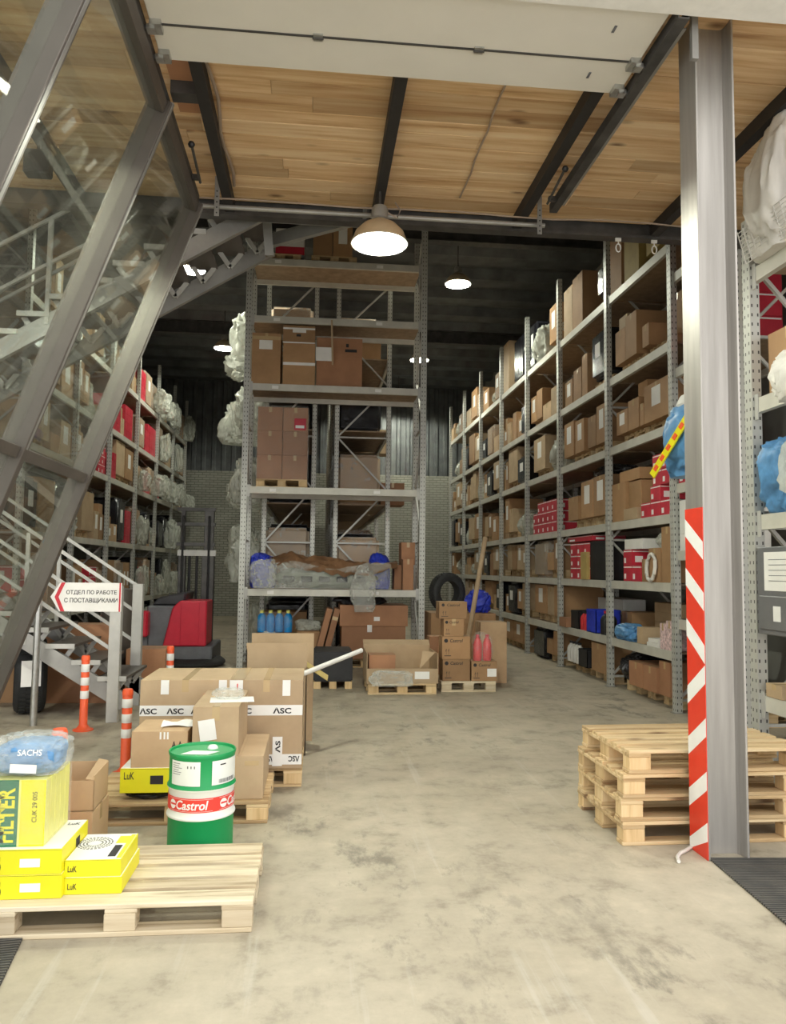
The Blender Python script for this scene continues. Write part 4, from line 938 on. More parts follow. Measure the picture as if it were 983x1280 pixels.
patch(o, (w*.10, -dp/2-.0016, .02), (1, 0, 0), (0, 0, 1), .075, .22, 'white_tape', 'printed_tape'); lettering(o, 'ΛS', (w*.1+.06, -dp/2-.0034, .12), (0, 0, 1), (-1, 0, 0), .09, .04, bold=.03)
patch(o, (w*.22, -dp/2, h*.82), (1, 0, 0), (0, 0, 1), .06, h*.18, 'white_tape', 'tape')
patch(o, (-w/2, -dp/2-.001, h*.78), (1, 0, 0), (0, 0, 1), .1, h*.22, 'white_tape', 'printed_tape')
patch(o, (-w/2+.055, -dp/2-.003, h*.80), (1, 0, 0), (0, 0, 1), .008, h*.16, 'brand_red', 'print')
o = MB().box((-.05, -dp/2, h), (.05, dp/2, h+.002)).build('printed_tape', 'tape_clear', o); o.location = (-w/2+.06, 0, .0013)
# middle pallet
pallet((-.87, 5.70, 0), 'pallet under the brown and yellow boxes behind the green drum', w=1.2, d=.8)
Y = 5.33; P0 = .144
d, l = fb(148, 214, 980, 994, Y, .45, P0); sack((d[0]+.04, .5, .047), (l[0], Y+.27, P0), 'flat pile of black film under the yellow box', None, 'film_black', 1, 0, 'plastic_film', 'film', .3)
zb = P0+.05
def luk(dims, loc, label, face=True, lite=False):
    w, dp, h = dims
    o = MB().box((-w/2, -dp/2, 0), (w/2, dp/2, h)).build('parts_box', 'yellow', bevel=.002); o.location = loc; tag(o, label, 'box')
    MB().box((-w/2+.004, -dp/2+.004, h), (w/2-.004, dp/2-.004, h+.0012)).build('white_lid', 'paper', o)
    MB().box((-w/2-.0005, -dp/2-.0008, h*.965), (w/2+.0005, -dp/2, h*.975)).build('lid_edge', 'ink', o)
    return o
d, l = fb(150, 213, 960, 982, Y+.02, .4, zb); o = luk(d, l, 'yellow parts box under the brown carton with arrows'); w, dp, h = d
lettering(o, 'LuK', (-w*.42, -dp/2, h*.55), (1, 0, 0), (0, 0, 1), w*.2, h*.3); patch(o, (w*.1, -dp/2, h*.35), (1, 0, 0), (0, 0, 1), w*.26, h*.35, 'ink', 'hand_hole')
zb += d[2]+.0012
o, d = fcart(164, 234, 914, 962, Y+.03, .42, zb, 'brown carton with two up arrows on the yellow box', mat='card_pale', tape=False); w, dp, h = d
for q in (0, 1): lettering(o, '↑', (w*(.22+.11*q), -dp/2, h*.34), (1, 0, 0), (0, 0, 1), w*.08, h*.4, name='arrow_print', bold=.03)
patch(o, (w*.2, -dp/2, h*.3), (1, 0, 0), (0, 0, 1), w*.24, h*.025, 'ink', 'print')
for q in (.5, .57, .63): patch(o, (w*(q-.5), -dp/2, h*.78), (1, 0, 0), (0, 0, 1), w*.03, h*.2, 'white_tape', 'tape')
sh = MB(); 
vs = [(-.12+.03*i, -.06+.04*j, .006+.03*abs(math.sin(i*.5+j*.7))*(1 if j else .4)) for i in range(9) for j in range(4)]
sh.add(vs, [(i*4+j, (i+1)*4+j, (i+1)*4+j+1, i*4+j+1) for i in range(8) for j in range(3)]); sh.build('torn_paper', 'paper', o, smooth=True).location = (w*.28, -.02, h-.004)
d1, l1 = fb(270, 329, 945, 1003, Y+.02, .70, P0); o1 = carton(d1, l1, 'plain carton under the long carton behind the green drum', mat='card_tan', tape=False); patch(o1, (d1[0]*.1, -d1[1]/2, d1[2]*.78), (1, 0, 0), (0, 0, 1), d1[0]*.3, .03, 'tape_clear', 'tape')
carton((.3, .24, .4), (l1[0]-d1[0]/2-.18, Y+.62, P0), 'carton hidden behind the green drum under the long carton', mat='card_tan')
zl = P0+d1[2]
d, l = fb(238, 296, 884, 945, Y, .74, zl); o = carton((d[0], .72, d[2]), (l[0]+.01, Y+.38, zl), 'long carton with papers on top behind the green drum', mat='card_tan', tape=True)
w, dp, h = d[0], .72, d[2]
q = patch(o, (-w*.2, -dp*.30, h+.002), (1, .1, 0), (-.1, 1, 0), .3, .22, 'paper', 'paper_sheet'); patch(o, (-w*.32, -dp/2-.004, h*.3), (1, .0, .15), (-.15, 0, 1), w*.36, h*.42, 'paper', 'paper_sheet')
sack((.26, .18, .07), (l[0]+.06, Y+.36, zl+h+.004), 'crumpled clear film on the long carton', None, 'film', 3, 0, 'plastic_film', 'film', .5)
# big open carton, pole and black box behind the lettered cartons
t = thing('open_carton', 'tall open carton behind the lettered cartons', 'box', (.0, 0, 0)); 
d, l = fb(308, 384, 804, 840, 7.15, .6, 0.); w, dp, h = d[0], .6, d[2]; t.location = l
for nm, a_, b_ in (('front', (-w/2, -dp/2, 0), (w/2, -dp/2+.008, h)), ('back', (-w/2, dp/2-.008, 0), (w/2+.06, dp/2, h+.04)), ('side', (-w/2, -dp/2, 0), (-w/2+.008, dp/2, h-.05)), ('side', (w/2-.008, -dp/2, 0), (w/2, dp/2, h-.22)), ('bottom', (-w/2, -dp/2, 0), (w/2, dp/2, .01))): MB().box(a_, b_).build(nm+'_panel', 'card_tan', t)
MB().prism([(w/2, -.2, h-.23), (w/2+.19, -.22, h-.35), (w/2+.2, -.02, h-.33), (w/2, .1, h-.22)], (0, 0, .006)).build('flap', 'card_yellow', t)
a = px(386, 838, 1, 6.95); b = px(452, 813, 1, 7.6); tag(MB().tube([(a.x-.12, 6.88, a.z-.05), (b.x, 7.6, b.z)], .022, 14).build('white_pole', 'white_paint', smooth=True), 'white plastic pole sticking out beside the tall open carton', 'pole')
d, l = fb(392, 441, 815, 862, 11.0, .8, 0.1); t = thing('black_case', 'black plastic case on low feet in front of the tall bay', 'case', l)
me = rounded('case_body', (d[0], .8, d[2]), .02); me.materials.append(MATS['black']); link('case_body', me, t)
for X in (-.8, 0, .8): MB().box((X*d[0]/2-.05, -.38, -.1), (X*d[0]/2+.05, .38, 0)).build('foot', 'pallet_end', t)

# green oil drum
def drum():
    D = Vector((px(252, 1060, 2, 0).x, 4.80, 0)); t = thing('oil_drum', 'green and white oil drum with red brand band', 'drum', D)
    r = .193; hgt = .60
    prof = [(r-.006, 0), (r, .006), (r, .012), (r-.004, .02), (r-.004, .225), (r+.004, .236), (r+.006, .243), (r+.004, .25), (r-.004, .26), (r-.004, .39), (r+.004, .40), (r+.006, .407), (r+.004, .414), (r-.004, .425), (r-.004, hgt-.03), (r, hgt-.02), (r+.003, hgt-.006), (r, hgt), (r-.006, hgt-.002), (r-.01, hgt-.014), (0.0, hgt-.016)]
    mb = MB(); n = 64
    body = mb.lathe(prof, n).build('shell', ['drum_green', 'drum_white'], t, smooth=True)
    for p in body.data.polygons:
        z = p.center.z
        if .236 < z < .404 and (p.center.x**2+p.center.y**2) > .03: p.material_index = 1
    # band, labels: bent sheets on the shell
    f0 = math.atan2(-D.y, -D.x)                                   # towards the doorway
    def sheet(a0, a1, z0, z1, mat, name, par=t, off=.0022, n=24):
        rr = r-.004+off; vs = []; fs = []
        for i in range(n+1):
            a = f0+R(a0+(a1-a0)*i/n)
            for z in (z0, z1): vs.append((rr*math.cos(a), rr*math.sin(a), z))
        for i in range(n): fs.append((2*i, 2*i+2, 2*i+3, 2*i+1))
        q = MB(); q.add(vs, fs); return q.build(name, mat, par, smooth=True)
    def bent(body_, a0, a1, z0, z1, mat, par, off=.0036, shear=0., bold=.02, name='lettering'):
        rr = r-.004+off
        fn = lambda u, v_: (rr*math.cos(f0+R(a0+(a1-a0)*u)), rr*math.sin(f0+R(a0+(a1-a0)*u)), z0+(z1-z0)*v_)
        return lettering(par, body_, (0, 0, 0), (1, 0, 0), (0, 0, 1), 1, 1, mat, name, bold, shear, fn)
    bd = sheet(-180, 180, .282, .362, 'brand_red', 'brand_band', n=64)
    for s_ in (-46, 50, 146):
        sheet(s_-18, s_+66, .288, .2895, 'white_tape', 'white_line', bd, .003); sheet(s_-18, s_+66, .3545, .356, 'white_tape', 'white_line', bd, .003)
        bent('Castrol', s_, s_+58, .297, .349, 'white_tape', bd, shear=.2)
        q = MB(); rr = r-.004+.0036; vs = [(rr*math.cos(f0+R(s_-9)), rr*math.sin(f0+R(s_-9)), .322)]
        for k in range(20):
            a = 2*math.pi*k/20; an = f0+R(s_-9)+.026*math.cos(a)/rr; vs.append((rr*math.cos(an), rr*math.sin(an), .322+.026*math.sin(a)))
        q.add(vs, [(0, 1+k, 1+(k+1) % 20) for k in range(20)]).build('emblem', 'white_tape', bd)
        sheet(s_-15, s_-1, .318, .328, 'brand_red', 'emblem_bar', bd, .0042, 6)
    lb = sheet(-62, -3, .43, .566, 'drum_white', 'paper_label')
    for k in range(6): sheet(-58, -58+rnd.uniform(14, 26), .55-k*.012, .553-k*.012, 'ink' if k == 0 else 'grey_plastic', 'print', lb, .003, 6)
    for k in range(3): sheet(-26+k*6, -24+k*6, .528, .542, 'grey_plastic', 'print', lb, .003, 2)
    lb = sheet(17, 82, .43, .566, 'drum_white', 'paper_label')
    for k in range(18): sheet(30+k*2.2, 31+k*2.2+(k % 3)*.3, .438, .46, 'grey_plastic', 'barcode', lb, .003, 2)
    sheet(32, 44, .538, .545, 'ink', 'print', lb, .003, 4)
    bg_ = MB().lathe([(.0, .02), (.022, .02), (.03, .012), (.032, 0)], 20, cap=False).build('bung_cap', 'white_tape', t, smooth=True); bg_.location = (.05, .07, hgt-.016)
    MB().prism([(-.12, -.07, hgt-.0155), (.04, -.09, hgt-.0155), (.10, -.01, hgt-.0155), (-.06, .02, hgt-.0155)], (0, 0, .001)).build('top_label', 'paper', t)
drum()

# front pallet with yellow boxes
FP = pallet((-.85, 4.14, 0), 'whitish pallet carrying the yellow boxes', w=1.2, d=.76, mat='pallet_white')
z0 = .144
o = None
def lukfront(x0, x1, yt, yb, Y, dp, base, label):
    d, l = fb(x0, x1, yt, yb, Y, dp, base); o = luk(d, l, label); return o, d
YL = px(40, 1124, 2, z0).y
o, d = lukfront(-62, 77, 1093, 1124, YL, .42, z0, 'lower large yellow parts box with white label under the filter pack'); w, dp, h = d
patch(o, (w*.08+.02, -dp/2, h*.3), (1, 0, 0), (0, 0, 1), .09, .038); patch(o, (-.01-w*.18, -dp/2, h*.55), (1, 0, 0), (0, 0, 1), .07, .02, 'ink', 'print')
MB().lathe([(.035, 0), (.035, .001)], 20).build('gear_print', 'ink', o).matrix_local = Matrix.Translation((-w*.12, -dp/2, h*.32)) @ Matrix.Rotation(R(90), 4, 'X')
zz = z0+d[2]+.0014
o, d2 = lukfront(-62, 77, 1061, 1092, YL, .42, zz, 'upper large yellow parts box with white label under the filter pack'); w, dp, h = d2
patch(o, (w*.08+.02, -dp/2, h*.3), (1, 0, 0), (0, 0, 1), .09, .038); patch(o, (-.01-w*.18, -dp/2, h*.55), (1, 0, 0), (0, 0, 1), .07, .02, 'ink', 'print')
MB().lathe([(.035, 0), (.035, .001)], 20).build('gear_print', 'ink', o).matrix_local = Matrix.Translation((-w*.12, -dp/2, h*.32)) @ Matrix.Rotation(R(90), 4, 'X')
patch(o, (w/2, dp*.02, h*.35), (0, 1, 0), (0, 0, 1), .06, h*.4, 'ink', 'hand_hole'); lettering(o, 'LuK', (w*.34, dp*.3, h+.0012), (1, 0, 0), (0, 1, 0), .06, .035)
ZF = zz+d2[2]+.0014
YR = px(110, 1118, 2, z0).y
o, d = lukfront(80, 152, 1096, 1118, YR, .38, z0, 'lower small yellow parts box lettered in black on the whitish pallet'); w, dp, h = d
lettering(o, 'LuK', (-w*.44, -dp/2, h*.3), (1, 0, 0), (0, 0, 1), w*.16, h*.36, bold=.015)
zz = z0+d[2]+.0014
o, d = lukfront(80.5, 151, 1074, 1096, YR+.005, .36, zz, 'upper small yellow parts box with gear picture on its white lid'); w, dp, h = d
lettering(o, 'LuK', (-w*.44, -dp/2, h*.3), (1, 0, 0), (0, 0, 1), w*.16, h*.36, bold=.015)
g = MB()
for rr in (.034, .05, .066, .08):
    for k in range(28):
        a0, a1 = 2*math.pi*k/28, 2*math.pi*(k+.62)/28
        g.prism([((rr)*math.cos(a0), (rr)*math.sin(a0), 0), ((rr+.007)*math.cos(a0), (rr+.007)*math.sin(a0), 0), ((rr+.007)*math.cos(a1), (rr+.007)*math.sin(a1), 0), (rr*math.cos(a1), rr*math.sin(a1), 0)], (0, 0, .0006))
g.build('gear_print', 'ink', o).location = (-w*.2, dp*.12, h+.0012)
patch(o, (w*.22, -dp*.4, h+.0012), (1, 0, 0), (0, 1, 0), w*.14, dp*.42, 'ink', 'picture_print'); patch(o, (w*.2, dp*.1, h+.0012), (1, 0, 0), (0, 1, 0), w*.2, dp*.28, 'yellow', 'picture_print')
patch(o, (w*.40, -dp*.46, h+.0012), (1, 0, 0), (0, 1, 0), w*.08, dp*.9, 'yellow', 'picture_print')
# filter pack: five cartons in film
d, l = fb(-50, 56, 975, 1058, YL+.03, .07, ZF); w, dp, h = d
pk = 'green and yellow air filter box in the film pack on the yellow boxes'
for k in range(5):
    o = MB().box((-w/2, -.034, 0), (w/2, .034, h)).build('filter_box', 'yellow_pale', bevel=.002); o.location = (l[0], YL+.07+k*.072, ZF); tag(o, pk, 'box', 'filter boxes in the film pack')
    if k == 0:
        patch(o, (-w/2, -.034, .0), (1, 0, 0), (0, 0, 1), w*.675, h, 'green_print', 'green_panel')
        lettering(o, 'FILTER', (w*.135, -.0355, .02), (0, 0, 1), (-1, 0, 0), h*.82, .075, 'yellow', bold=.02); lettering(o, 'MANN', (w*.02, -.0355, .02), (0, 0, 1), (-1, 0, 0), h*.72, .06, 'yellow', bold=.02)
        lettering(o, 'CUK 29 005', (w*.40, -.034, h*.36), (0, 0, 1), (-1, 0, 0), h*.46, .022, 'ink', bold=.004)
        patch(o, (w*.2, -.034, 0), (1, 0, 0), (0, 0, 1), w*.297, h*.995, 'yellow', 'yellow_panel', .0005)
m2 = rounded('film_pack', (w+.02, .385, h+.012), .014, 2); m2.materials.append(MATS['film_thin']); tag(link('film_pack', m2, None, (l[0], YL+.214, ZF)), 'clear film wrapped round the filter boxes', 'film')
zb = ZF+h+.012
p = px(30, 950, 1, YL+.2); bg_ = thing('parts_bag', 'blue lettered parts bag in crumpled clear film on the filter pack', 'bag', (l[0]+.055, YL+.21, zb-.004))
me = lump_mesh(5, .22); me.materials.append(MATS['blue_soft']); q = link('blue_pack', me, bg_); q.scale = (w*.86, .30, .155); q.location = (.0, 0, 0)
me.materials[0] = MATS['blue_soft']
me = lump_mesh(3, .5); me.materials.append(MATS['film']); q2 = link('film_cover', me, bg_); q2.scale = (w*1.02, .38, .185)
lettering(bg_, 'SACHS', (.0, -.185, .105), (1, 0, 0), (0, .3, 1), .11, .028, 'white_tape'); patch(bg_, (-.03, -.19, .03), (1, 0, -.05), (.05, 0, 1), .12, .04)
# brown boxes behind
o = carton((.37, .36, .26), (-1.43, 4.93, 0), 'lower pale carton behind the yellow boxes', mat='card_pale')
t = thing('open_carton', 'open-topped pale carton stacked behind the yellow boxes', 'box', (-1.43, 4.93, .262), R(2))
w, dp, h = .36, .36, .2
for nm, a_, b_ in (('front', (-w/2, -dp/2, 0), (w/2, -dp/2+.005, h*.86)), ('back', (-w/2, dp/2-.005, 0), (w/2, dp/2, h)), ('side', (-w/2, -dp/2, 0), (-w/2+.005, dp/2, h)), ('side', (w/2-.005, -dp/2, 0), (w/2, dp/2, h)), ('bottom', (-w/2, -dp/2, 0), (w/2, dp/2, .006))): MB().box(a_, b_).build(nm+'_panel', 'card_pale', t)
MB().prism([(w/2-.005, -dp/2, h*.86), (w/2-.005, dp/2, h), (w/2-.06, dp/2, h+.01), (w/2-.05, -dp/2, h*.9)], (0, 0, .004)).build('flap', 'card_pale', t)

# warning posts
def bollard(xp, yp, label, ht=.75):
    p = px(xp, yp, 2, ht); t = thing('warning_post', label, 'bollard', (p.x, p.y, ht-.75 if ht > .75 else 0)); r = .04; t.scale = (1, 1, ht/.75)
    MB().lathe([(.1, 0), (.1, .012), (.07, .022), (r+.006, .05), (r, .06), (r, .73), (r-.006, .745), (r*.6, .75), (.0, .75)], 24).build('post', 'orange', t, smooth=True)
    MB().lathe([(r, .70), (r+.003, .702), (r+.003, .738), (r-.004, .756), (.01, .758)], 24).build('cap', 'orange', t, smooth=True)
    for z in (.59, .455, .32): MB().lathe([(r+.0012, z), (r+.0022, z+.002), (r+.0022, z+.078), (r+.0012, z+.08)], 24, cap=False).build('white_band', 'white_tape', t, smooth=True)
bollard(107.5, 820, 'orange and white warning post at the foot of the stairs'); bollard(160, 862, 'orange and white warning post beside the lettered carton', .67)
bollard(75, 912, 'orange and white warning post behind the filter pack'); bollard(213.5, 808, 'orange and white warning post in front of the red truck')

# pallet stack by the column
for k in range(4):
    pallet((2.53+rnd.uniform(-.012, .012)+(.03 if k == 3 else 0), 5.14+rnd.uniform(-.01, .01), .144*k), 'bare pallet, %s of the stack beside the striped column' % ('lowest', 'second from bottom', 'third from bottom', 'topmost')[k], 'stacked bare pallets', w=1.2, d=.8, rz=R((.4, -.5, .6, 1.2)[k]))

# ---------------------------------------------------------------- staircase
st = thing('staircase', 'grey steel open staircase turning up to the mezzanine', 'stairs', (0, 0, 0))
def flight(x0, z0, x1, z1, ya, yb, n, rails=True, sgn=1):
    for yy in (ya, yb): MB().bar((x0, yy, z0), (x1, yy, z1), .06, .17, (0, 0, 1)).build('stringer', 'steel', st)
    dx, dz = (x1-x0)/n, (z1-z0)/n
    for k in range(n):
        x, z = x0+dx*(k+.5), z0+dz*(k+.5)+.17
        tr = MB().box((x-.15, ya-.02, z-.005), (x+.15, yb+.02, z+.025)).build('tread', 'alu', st)
        MB().box((x-.15, ya-.045, z-.02), (x+.15, ya-.02, z+.03)).build('tread_edge', 'steel_light', tr)
        for yy in (ya+.06, yb-.06):
            MB().bar((x-.12, yy, z-.0), (x+.0, yy, z-.17), .05, .02, (0, 1, 0)).bar((x+.12, yy, z-.0), (x+.0, yy, z-.17), .05, .02, (0, 1, 0)).build('bracket', 'steel_light', tr)
    return dx, dz
NX, NY = -2.13, 8.78
flight(NX+.12, .2, -5.6, 2.45, NY, NY+1.0, 13)
flight(-4.9, 2.55, -.55, 5.25, 7.62, 8.56, 15)
MB().box((-6.4, 7.5, 2.52), (-4.9, 9.9, 2.6)).build('landing', 'steel', st)
for X, yy in ((-6.3, 7.6), (-6.3, 9.8), (-5.1, 7.6)): MB().cbox((X, yy, 1.26), (.1, .1, 2.52)).build('support_post', 'steel', st)
for yy in (NY-.02, NY+1.02):
    MB().box((NX-.06, yy-.05, 0), (NX+.06, yy+.05, 1.46)).build('newel_post', 'steel_light', st, bevel=.004)
    for dzr in (.62, .98, 1.30):
        MB().bar((NX, yy, dzr+.13), (-5.6, yy, dzr+2.42), .03, .035).build('handrail', 'steel_light', st)
    for k in range(1, 4): X = NX-.95*k; z = .2+(-X+NX)*.655; MB().box((X-.02, yy-.02, z), (X+.02, yy+.02, z+1.2)).build('baluster', 'steel_light', st)
for yy in (7.6, 8.58):
    for dzr in (.55, 1.0): MB().bar((-4.9, yy, 2.6+dzr), (-2.2, yy, 4.28+dzr), .03, .03).build('handrail', 'steel_light', st)
    for X in (-4.6, -3.6, -2.6): z = 2.55+(X+4.9)*.62; MB().box((X-.02, yy-.02, z), (X+.02, yy+.02, z+1.05)).build('baluster', 'steel_light', st)
MB().box((-.62, 7.5, 5.1), (.5, 7.58, 5.2)).build('landing_edge', 'steel', st)
a = px(339, 303, 1, 8.3); b = px(461, 268, 1, 7.4); MB().bar((a.x-.05, 8.3, a.z), (b.x, 7.4, b.z), .06, .14).build('landing_beam', 'steel', st)
a = px(333, 265, 1, 8.0); MB().bar((a.x, 8.0, a.z+.02), (a.x+.04, 8.05, 4.95), .09, .07, (0, 1, 0)).build('landing_hanger', 'steel', st)
# tube post
p = px(43, 906, 2, 0); p.y = min(p.y, 8.6); tag(MB().tube([(p.x, p.y, 0), (p.x, p.y, 1.75)], .035, 14).build('tube_post', 'zinc', smooth=True), 'round galvanised post standing beside the tyre under the stairs', 'post')
# sign
a = px(62, 728, 1, NY-.12); b = px(150, 765, 1, NY-.12); w = b.x-a.x; h = a.z-b.z
sg = thing('direction_sign', 'white arrow sign with red chevron and Russian lettering on the stair post', 'sign', (a.x, NY-.075, b.z))
MB().prism([(0, 0, h/2), (w*.13, 0, 0), (w, 0, 0), (w, 0, h), (w*.13, 0, h)], (0, .012, 0)).build('panel', 'white_paint', sg)
MB().prism([(w*.06, -.001, h/2), (w*.15, -.001, 0), (w*.205, -.001, 0), (w*.115, -.001, h/2), (w*.205, -.001, h), (w*.15, -.001, h)], (0, -.001, 0)).build('chevron', 'ink_red', sg)
patch(sg, (w*.965, -.0, 0), (1, 0, 0), (0, 0, 1), w*.022, h, 'ink_red', 'red_edge')
lettering(sg, 'ОТДЕЛ ПО РАБОТЕ', (w*.22, 0, h*.57), (1, 0, 0), (0, 0, 1), w*.71, h*.17, bold=.02); lettering(sg, 'С ПОСТАВЩИКАМИ', (w*.195, 0, h*.28), (1, 0, 0), (0, 0, 1), w*.75, h*.19, bold=.02)
MB().box((w*.8, .012, h*.2), (w*.95, .03, h*.8)).build('bracket', 'steel', sg)
# tyre and boxes under the stairs
tyre((px(43, 858, 1, 9.5).x, 9.35, .43), .42, .34, 'black tyre with white paper label under the stairs', (0, R(90), R(20)))
tt = [o for o in bpy.data.objects if o.get('label', '').startswith('black tyre with white')][0]
q = MB().cbox((0, 0, 0), (.003, .2, .28)).build('paper_label', 'paper', tt); q.location = (.0, 0, 0); q.matrix_local = Matrix.Rotation(R(-98), 4, 'Z') @ Matrix.Translation((.432, 0, .0)) @ Matrix.Rotation(R(90), 4, 'X')
carton((.8, .4, .95), (-2.85, 10.15, 0), 'tall reddish carton behind the tyre under the stairs', mat='card_red'); carton((.5, .4, .45), (-3.75, 10.2, 0), 'low carton beside the tyre under the stairs', mat='card')
carton((.5, .5, .6), (-2.15, 10.7, 0), 'carton behind the stair posts', mat='card_red')
o = MB().lathe([(.2, 0), (.22, .03), (.22, 1.3), (.2, 1.36), (.05, 1.38)], 24).build('steel_tank', 'alu', smooth=True); o.location = (-2.65, 11.0, 0); tag(o, 'grey cylinder standing behind the stair handrails', 'tank')

# ---------------------------------------------------------------- red reach truck
ft = thing('reach_truck', 'red and black reach truck parked in the aisle by the stairs', 'forklift', (0, 0, 0))
Y = 13.3
X = lambda x, yy=780: px(x, yy, 1, Y).x
Z = lambda yy, x=235: px(x, yy, 1, Y).z
xa, xb, xc, xd = X(204), X(224), X(258), X(263)
zb, zt = Z(808), Z(751)
MB().prism([(xa, Y, zb), (xc, Y, zb), (xc, Y, zt), (xb, Y, zt), (xb-.12, Y, zt-.12)], (0, .75, 0)).build('cowl', 'red_machine', ft, bevel=.02)
MB().box((xb+.02, Y-.012, zb+.02), (xc-.12, Y+.0, zt-.02)).build('cowl_panel', 'red_machine', ft, bevel=.005)
MB().box((xa+.15, Y+.02, .04), (xc+.1, Y+1.3, zb)).build('base', 'grey_plastic', ft, bevel=.02)
MB().box((X(181), Y+.1, .1), (xa+.2, Y+1.2, zt*.92)).build('chassis', 'grey_plastic', ft, bevel=.03)
MB().prism([(X(186), Y+.15, zt*.92), (xa+.3, Y+.15, zt*.92), (xa+.35, Y+.15, zt+.15), (X(195), Y+.15, zt+.05)], (0, .9, 0)).build('seat_cover', 'dark_load', ft, bevel=.03)
MB().box((X(164), Y-.1, Z(796)), (X(186), Y+.2, Z(764))).build('side_panel', 'red_machine', ft, bevel=.03)
MB().box((X(166), Y+.1, .08), (X(186), Y+.6, Z(796))).build('side_base', 'grey_plastic', ft, bevel=.02)
for c0, c1 in ((207, 219), (239, 258)):
    MB().box((X(c0), Y+1.0, .1), (X(c1)-.03, Y+1.14, Z(690))).build('outer_mast', 'steel_dark', ft, bevel=.008)
    MB().box((X(c0+2), Y+1.02, .5), (X(c1-4), Y+1.12, Z(630))).build('inner_mast', 'steel_dark', ft, bevel=.006)
    q = MB().tube([((X(c0)+X(c1))/2, Y+.96, .5), ((X(c0)+X(c1))/2, Y+.96, Z(640))], .02, 8).build('chain', 'black', ft)
for zz in (631, 651, 678): MB().box((X(204), Y+1.0, Z(zz)-.03), (X(256), Y+1.08, Z(zz)+.03)).build('mast_bar', 'steel_dark', ft)
MB().box((X(206), Y+.98, Z(690)-.05), (X(258), Y+1.06, Z(686))).build('mast_bar', 'steel_light', ft)
for c0 in (222, 232): MB().tube([(X(c0), Y+1.05, .5), (X(c0), Y+1.05, Z(690))], .025, 8).build('cylinder_rod', 'black', ft)
cxm = (xa+xc)/2+.08
MB().lathe([(.52, .02), (.56, .05), (.56, .09), (.50, .14), (.40, .15), (.38, .12)], 40, (cxm, Y+.35, 0)).build('bumper_skirt', 'rubber', ft, smooth=True)
for X_, yy in ((xa+.3, Y+1.35), (xc-.1, Y+1.35)): MB().tube([(X_-.06, yy, .11), (X_+.06, yy, .11)], .11, 20).build('wheel', 'rubber', ft)
for X_ in (xa+.35, xc-.15): MB().box((X_-.06, Y+1.2, .06), (X_+.06, Y+2.4, .12)).build('fork', 'steel_dark', ft)

# ---------------------------------------------------------------- short rack beside the column: cabinet, sacks, boxes
Ys = 5.72
p0 = px(951, 684, 0, 3.36); p1 = px(951, 792, 0, 3.36)
t = thing('control_cabinet', 'grey metal cabinet with papers on the short rack', 'cabinet', (3.36, 5.0, p1.z))
hc = p0.z-p1.z
MB().box((-.0, -.65, 0), (.3, .62, hc)).build('body', 'grey_cabinet', t, bevel=.006); MB().box((-.012, -.62, hc*.06), (0, .58, hc*.44)).build('door', 'grey_cabinet', t, bevel=.004)
patch(t, (-.002, .52, hc*.5), (0, -1, 0), (0, 0, 1), .6, hc*.44, 'paper', 'paper_sheet'); patch(t, (-.012, .40, hc*.16), (0, -1, 0), (0, 0, 1), .09, hc*.17, 'white_tape', 'tag')
for k in range(5): patch(t, (-.004, .46, hc*(.85-.06*k)), (0, -1, 0), (0, 0, 1), .44-.05*(k % 2), .004, 'grey_plastic', 'print')
MB().box((.1, -.3, -(p1.z-.76)), (.3, .3, 0)).build('stand', 'grey_cabinet', t)
SW = 'short rack beside striped column'
sack((.7, .7, .75), (3.74, 4.62, 4.082), 'big white sack on the top shelf of the '+SW, None, 'bag_white', 1, 0, 'white_sack', 'sack', .4)
sack((.6, .64, 1.06), (3.5, 5.32, 4.082), 'greyish white sack next to the post on top of the '+SW, None, 'bag_white', 4, 0, 'white_sack', 'sack', .35)
t = thing('wire_basket', 'white wire basket under the sacks on the short rack', 'basket', (3.36, 4.9, 4.08))
for k in range(9): MB().bar((-.03-k*.008, -.7, .02+k*.03), (-.03-k*.008, .72, .02+k*.03), .006, .006).build('wire', 'white_paint', t)
for k in range(19): MB().bar((-.03, -.7+k*.079, .02), (-.1, -.7+k*.079, .27), .006, .006).build('wire', 'white_paint', t)
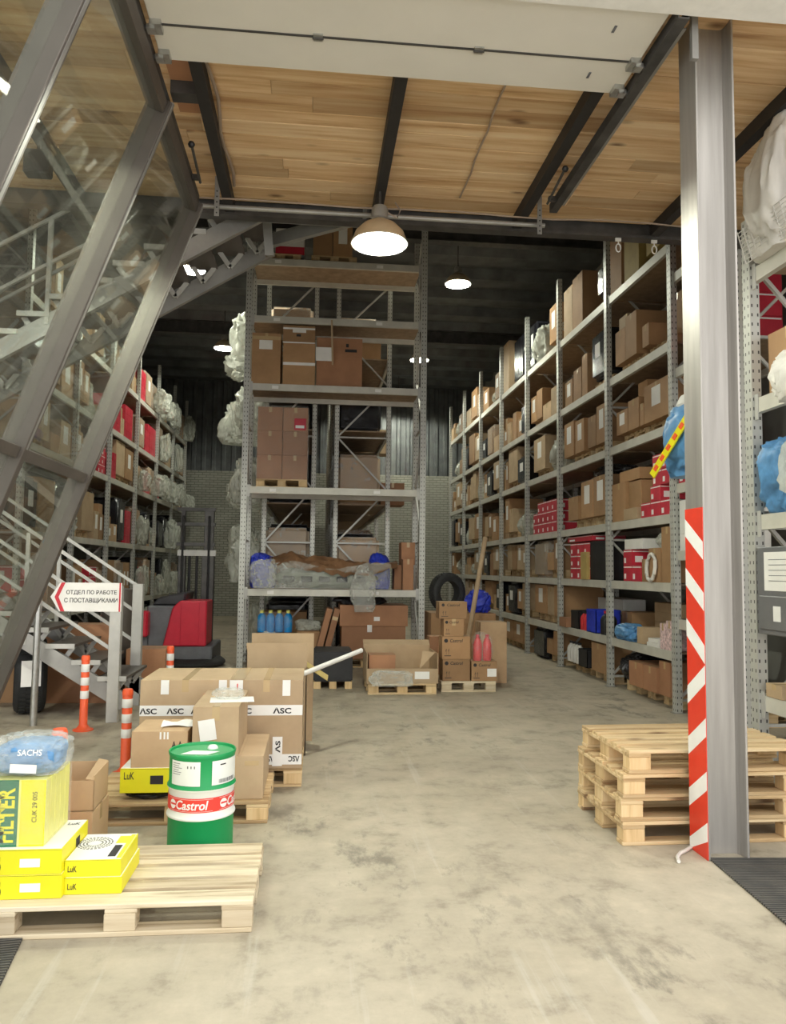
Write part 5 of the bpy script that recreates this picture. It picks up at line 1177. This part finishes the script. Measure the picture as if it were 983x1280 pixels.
sack((.65, .85, .72), (3.42, 4.68, 2.132), 'bulging clear sack with blue bag inside on the '+SW, None, 'film_heavy', 2, 0, 'plastic_sack', 'sack', .45)
sack((.6, .5, .6), (3.60, 5.38, 2.132), 'blue bag behind the clear sack on the '+SW, None, 'blue_soft', 5, 0, 'blue_bag', 'bag', .4)
sack((.3, .7, .36), (3.2, 4.7, 2.85), 'upper white plastic sack piled on the clear sack of the short rack', None, 'bag_white', 6, 0, 'plastic_sack', 'sack', .5)
carton((.5, .5, .5), (3.75, 5.38, 3.042), 'brown carton on the third shelf of the '+SW, mat='card')
carton((.5, .4, .45), (4.07, 5.42, .762), 'brown carton behind the cabinet stand on the '+SW, mat='card_tan'); carton((.4, .2, .1), (3.6, 5.5, .762), 'small tan carton beside the post on the '+SW, mat='card_tan')
pallet((3.95, 4.95, 0), 'pallet on the floor under the '+SW, w=.8, d=.8); sack((.7, .7, .45), (3.95, 4.95, .144), 'black wrapped bundle on the floor under the '+SW, None, 'film_black', 2)
# look-alikes on one shelf: told apart by their order from the doorway and their row in a stack
same = {}
for o in bpy.data.objects:
    if o.parent is None and o.get('label') and any(k in o['label'] for k in (RW, LW, 'inner row,')) and ', ' in o['label']: same.setdefault(o['label'], []).append(o)
for lab, os_ in same.items():
    if len(os_) < 2: continue
    desc, rest = lab.split(', ', 1); cols = []
    for o in sorted(os_, key=lambda q: q.location.y):
        if cols and abs(cols[-1][0].location.y-o.location.y) < .05: cols[-1].append(o)
        else: cols.append([o])
    stacked = any(len(c) > 1 for c in cols)
    for i, c in enumerate(cols):
        for j, o in enumerate(sorted(c, key=lambda q: q.location.z)):
            w_ = desc
            if len(cols) > 1: w_ += ' %s from doorway' % (ORD[1:]+['eighth', 'ninth', 'tenth'])[i]
            if stacked and len(c) > 1: w_ += ' %s row' % ('bottom', 'second', 'third', 'fourth', 'fifth', 'sixth')[j]
            o['label'] = w_+', '+rest
print('objects', len(bpy.data.objects), 'tris', sum(len(m.polygons)*2 for m in bpy.data.meshes))
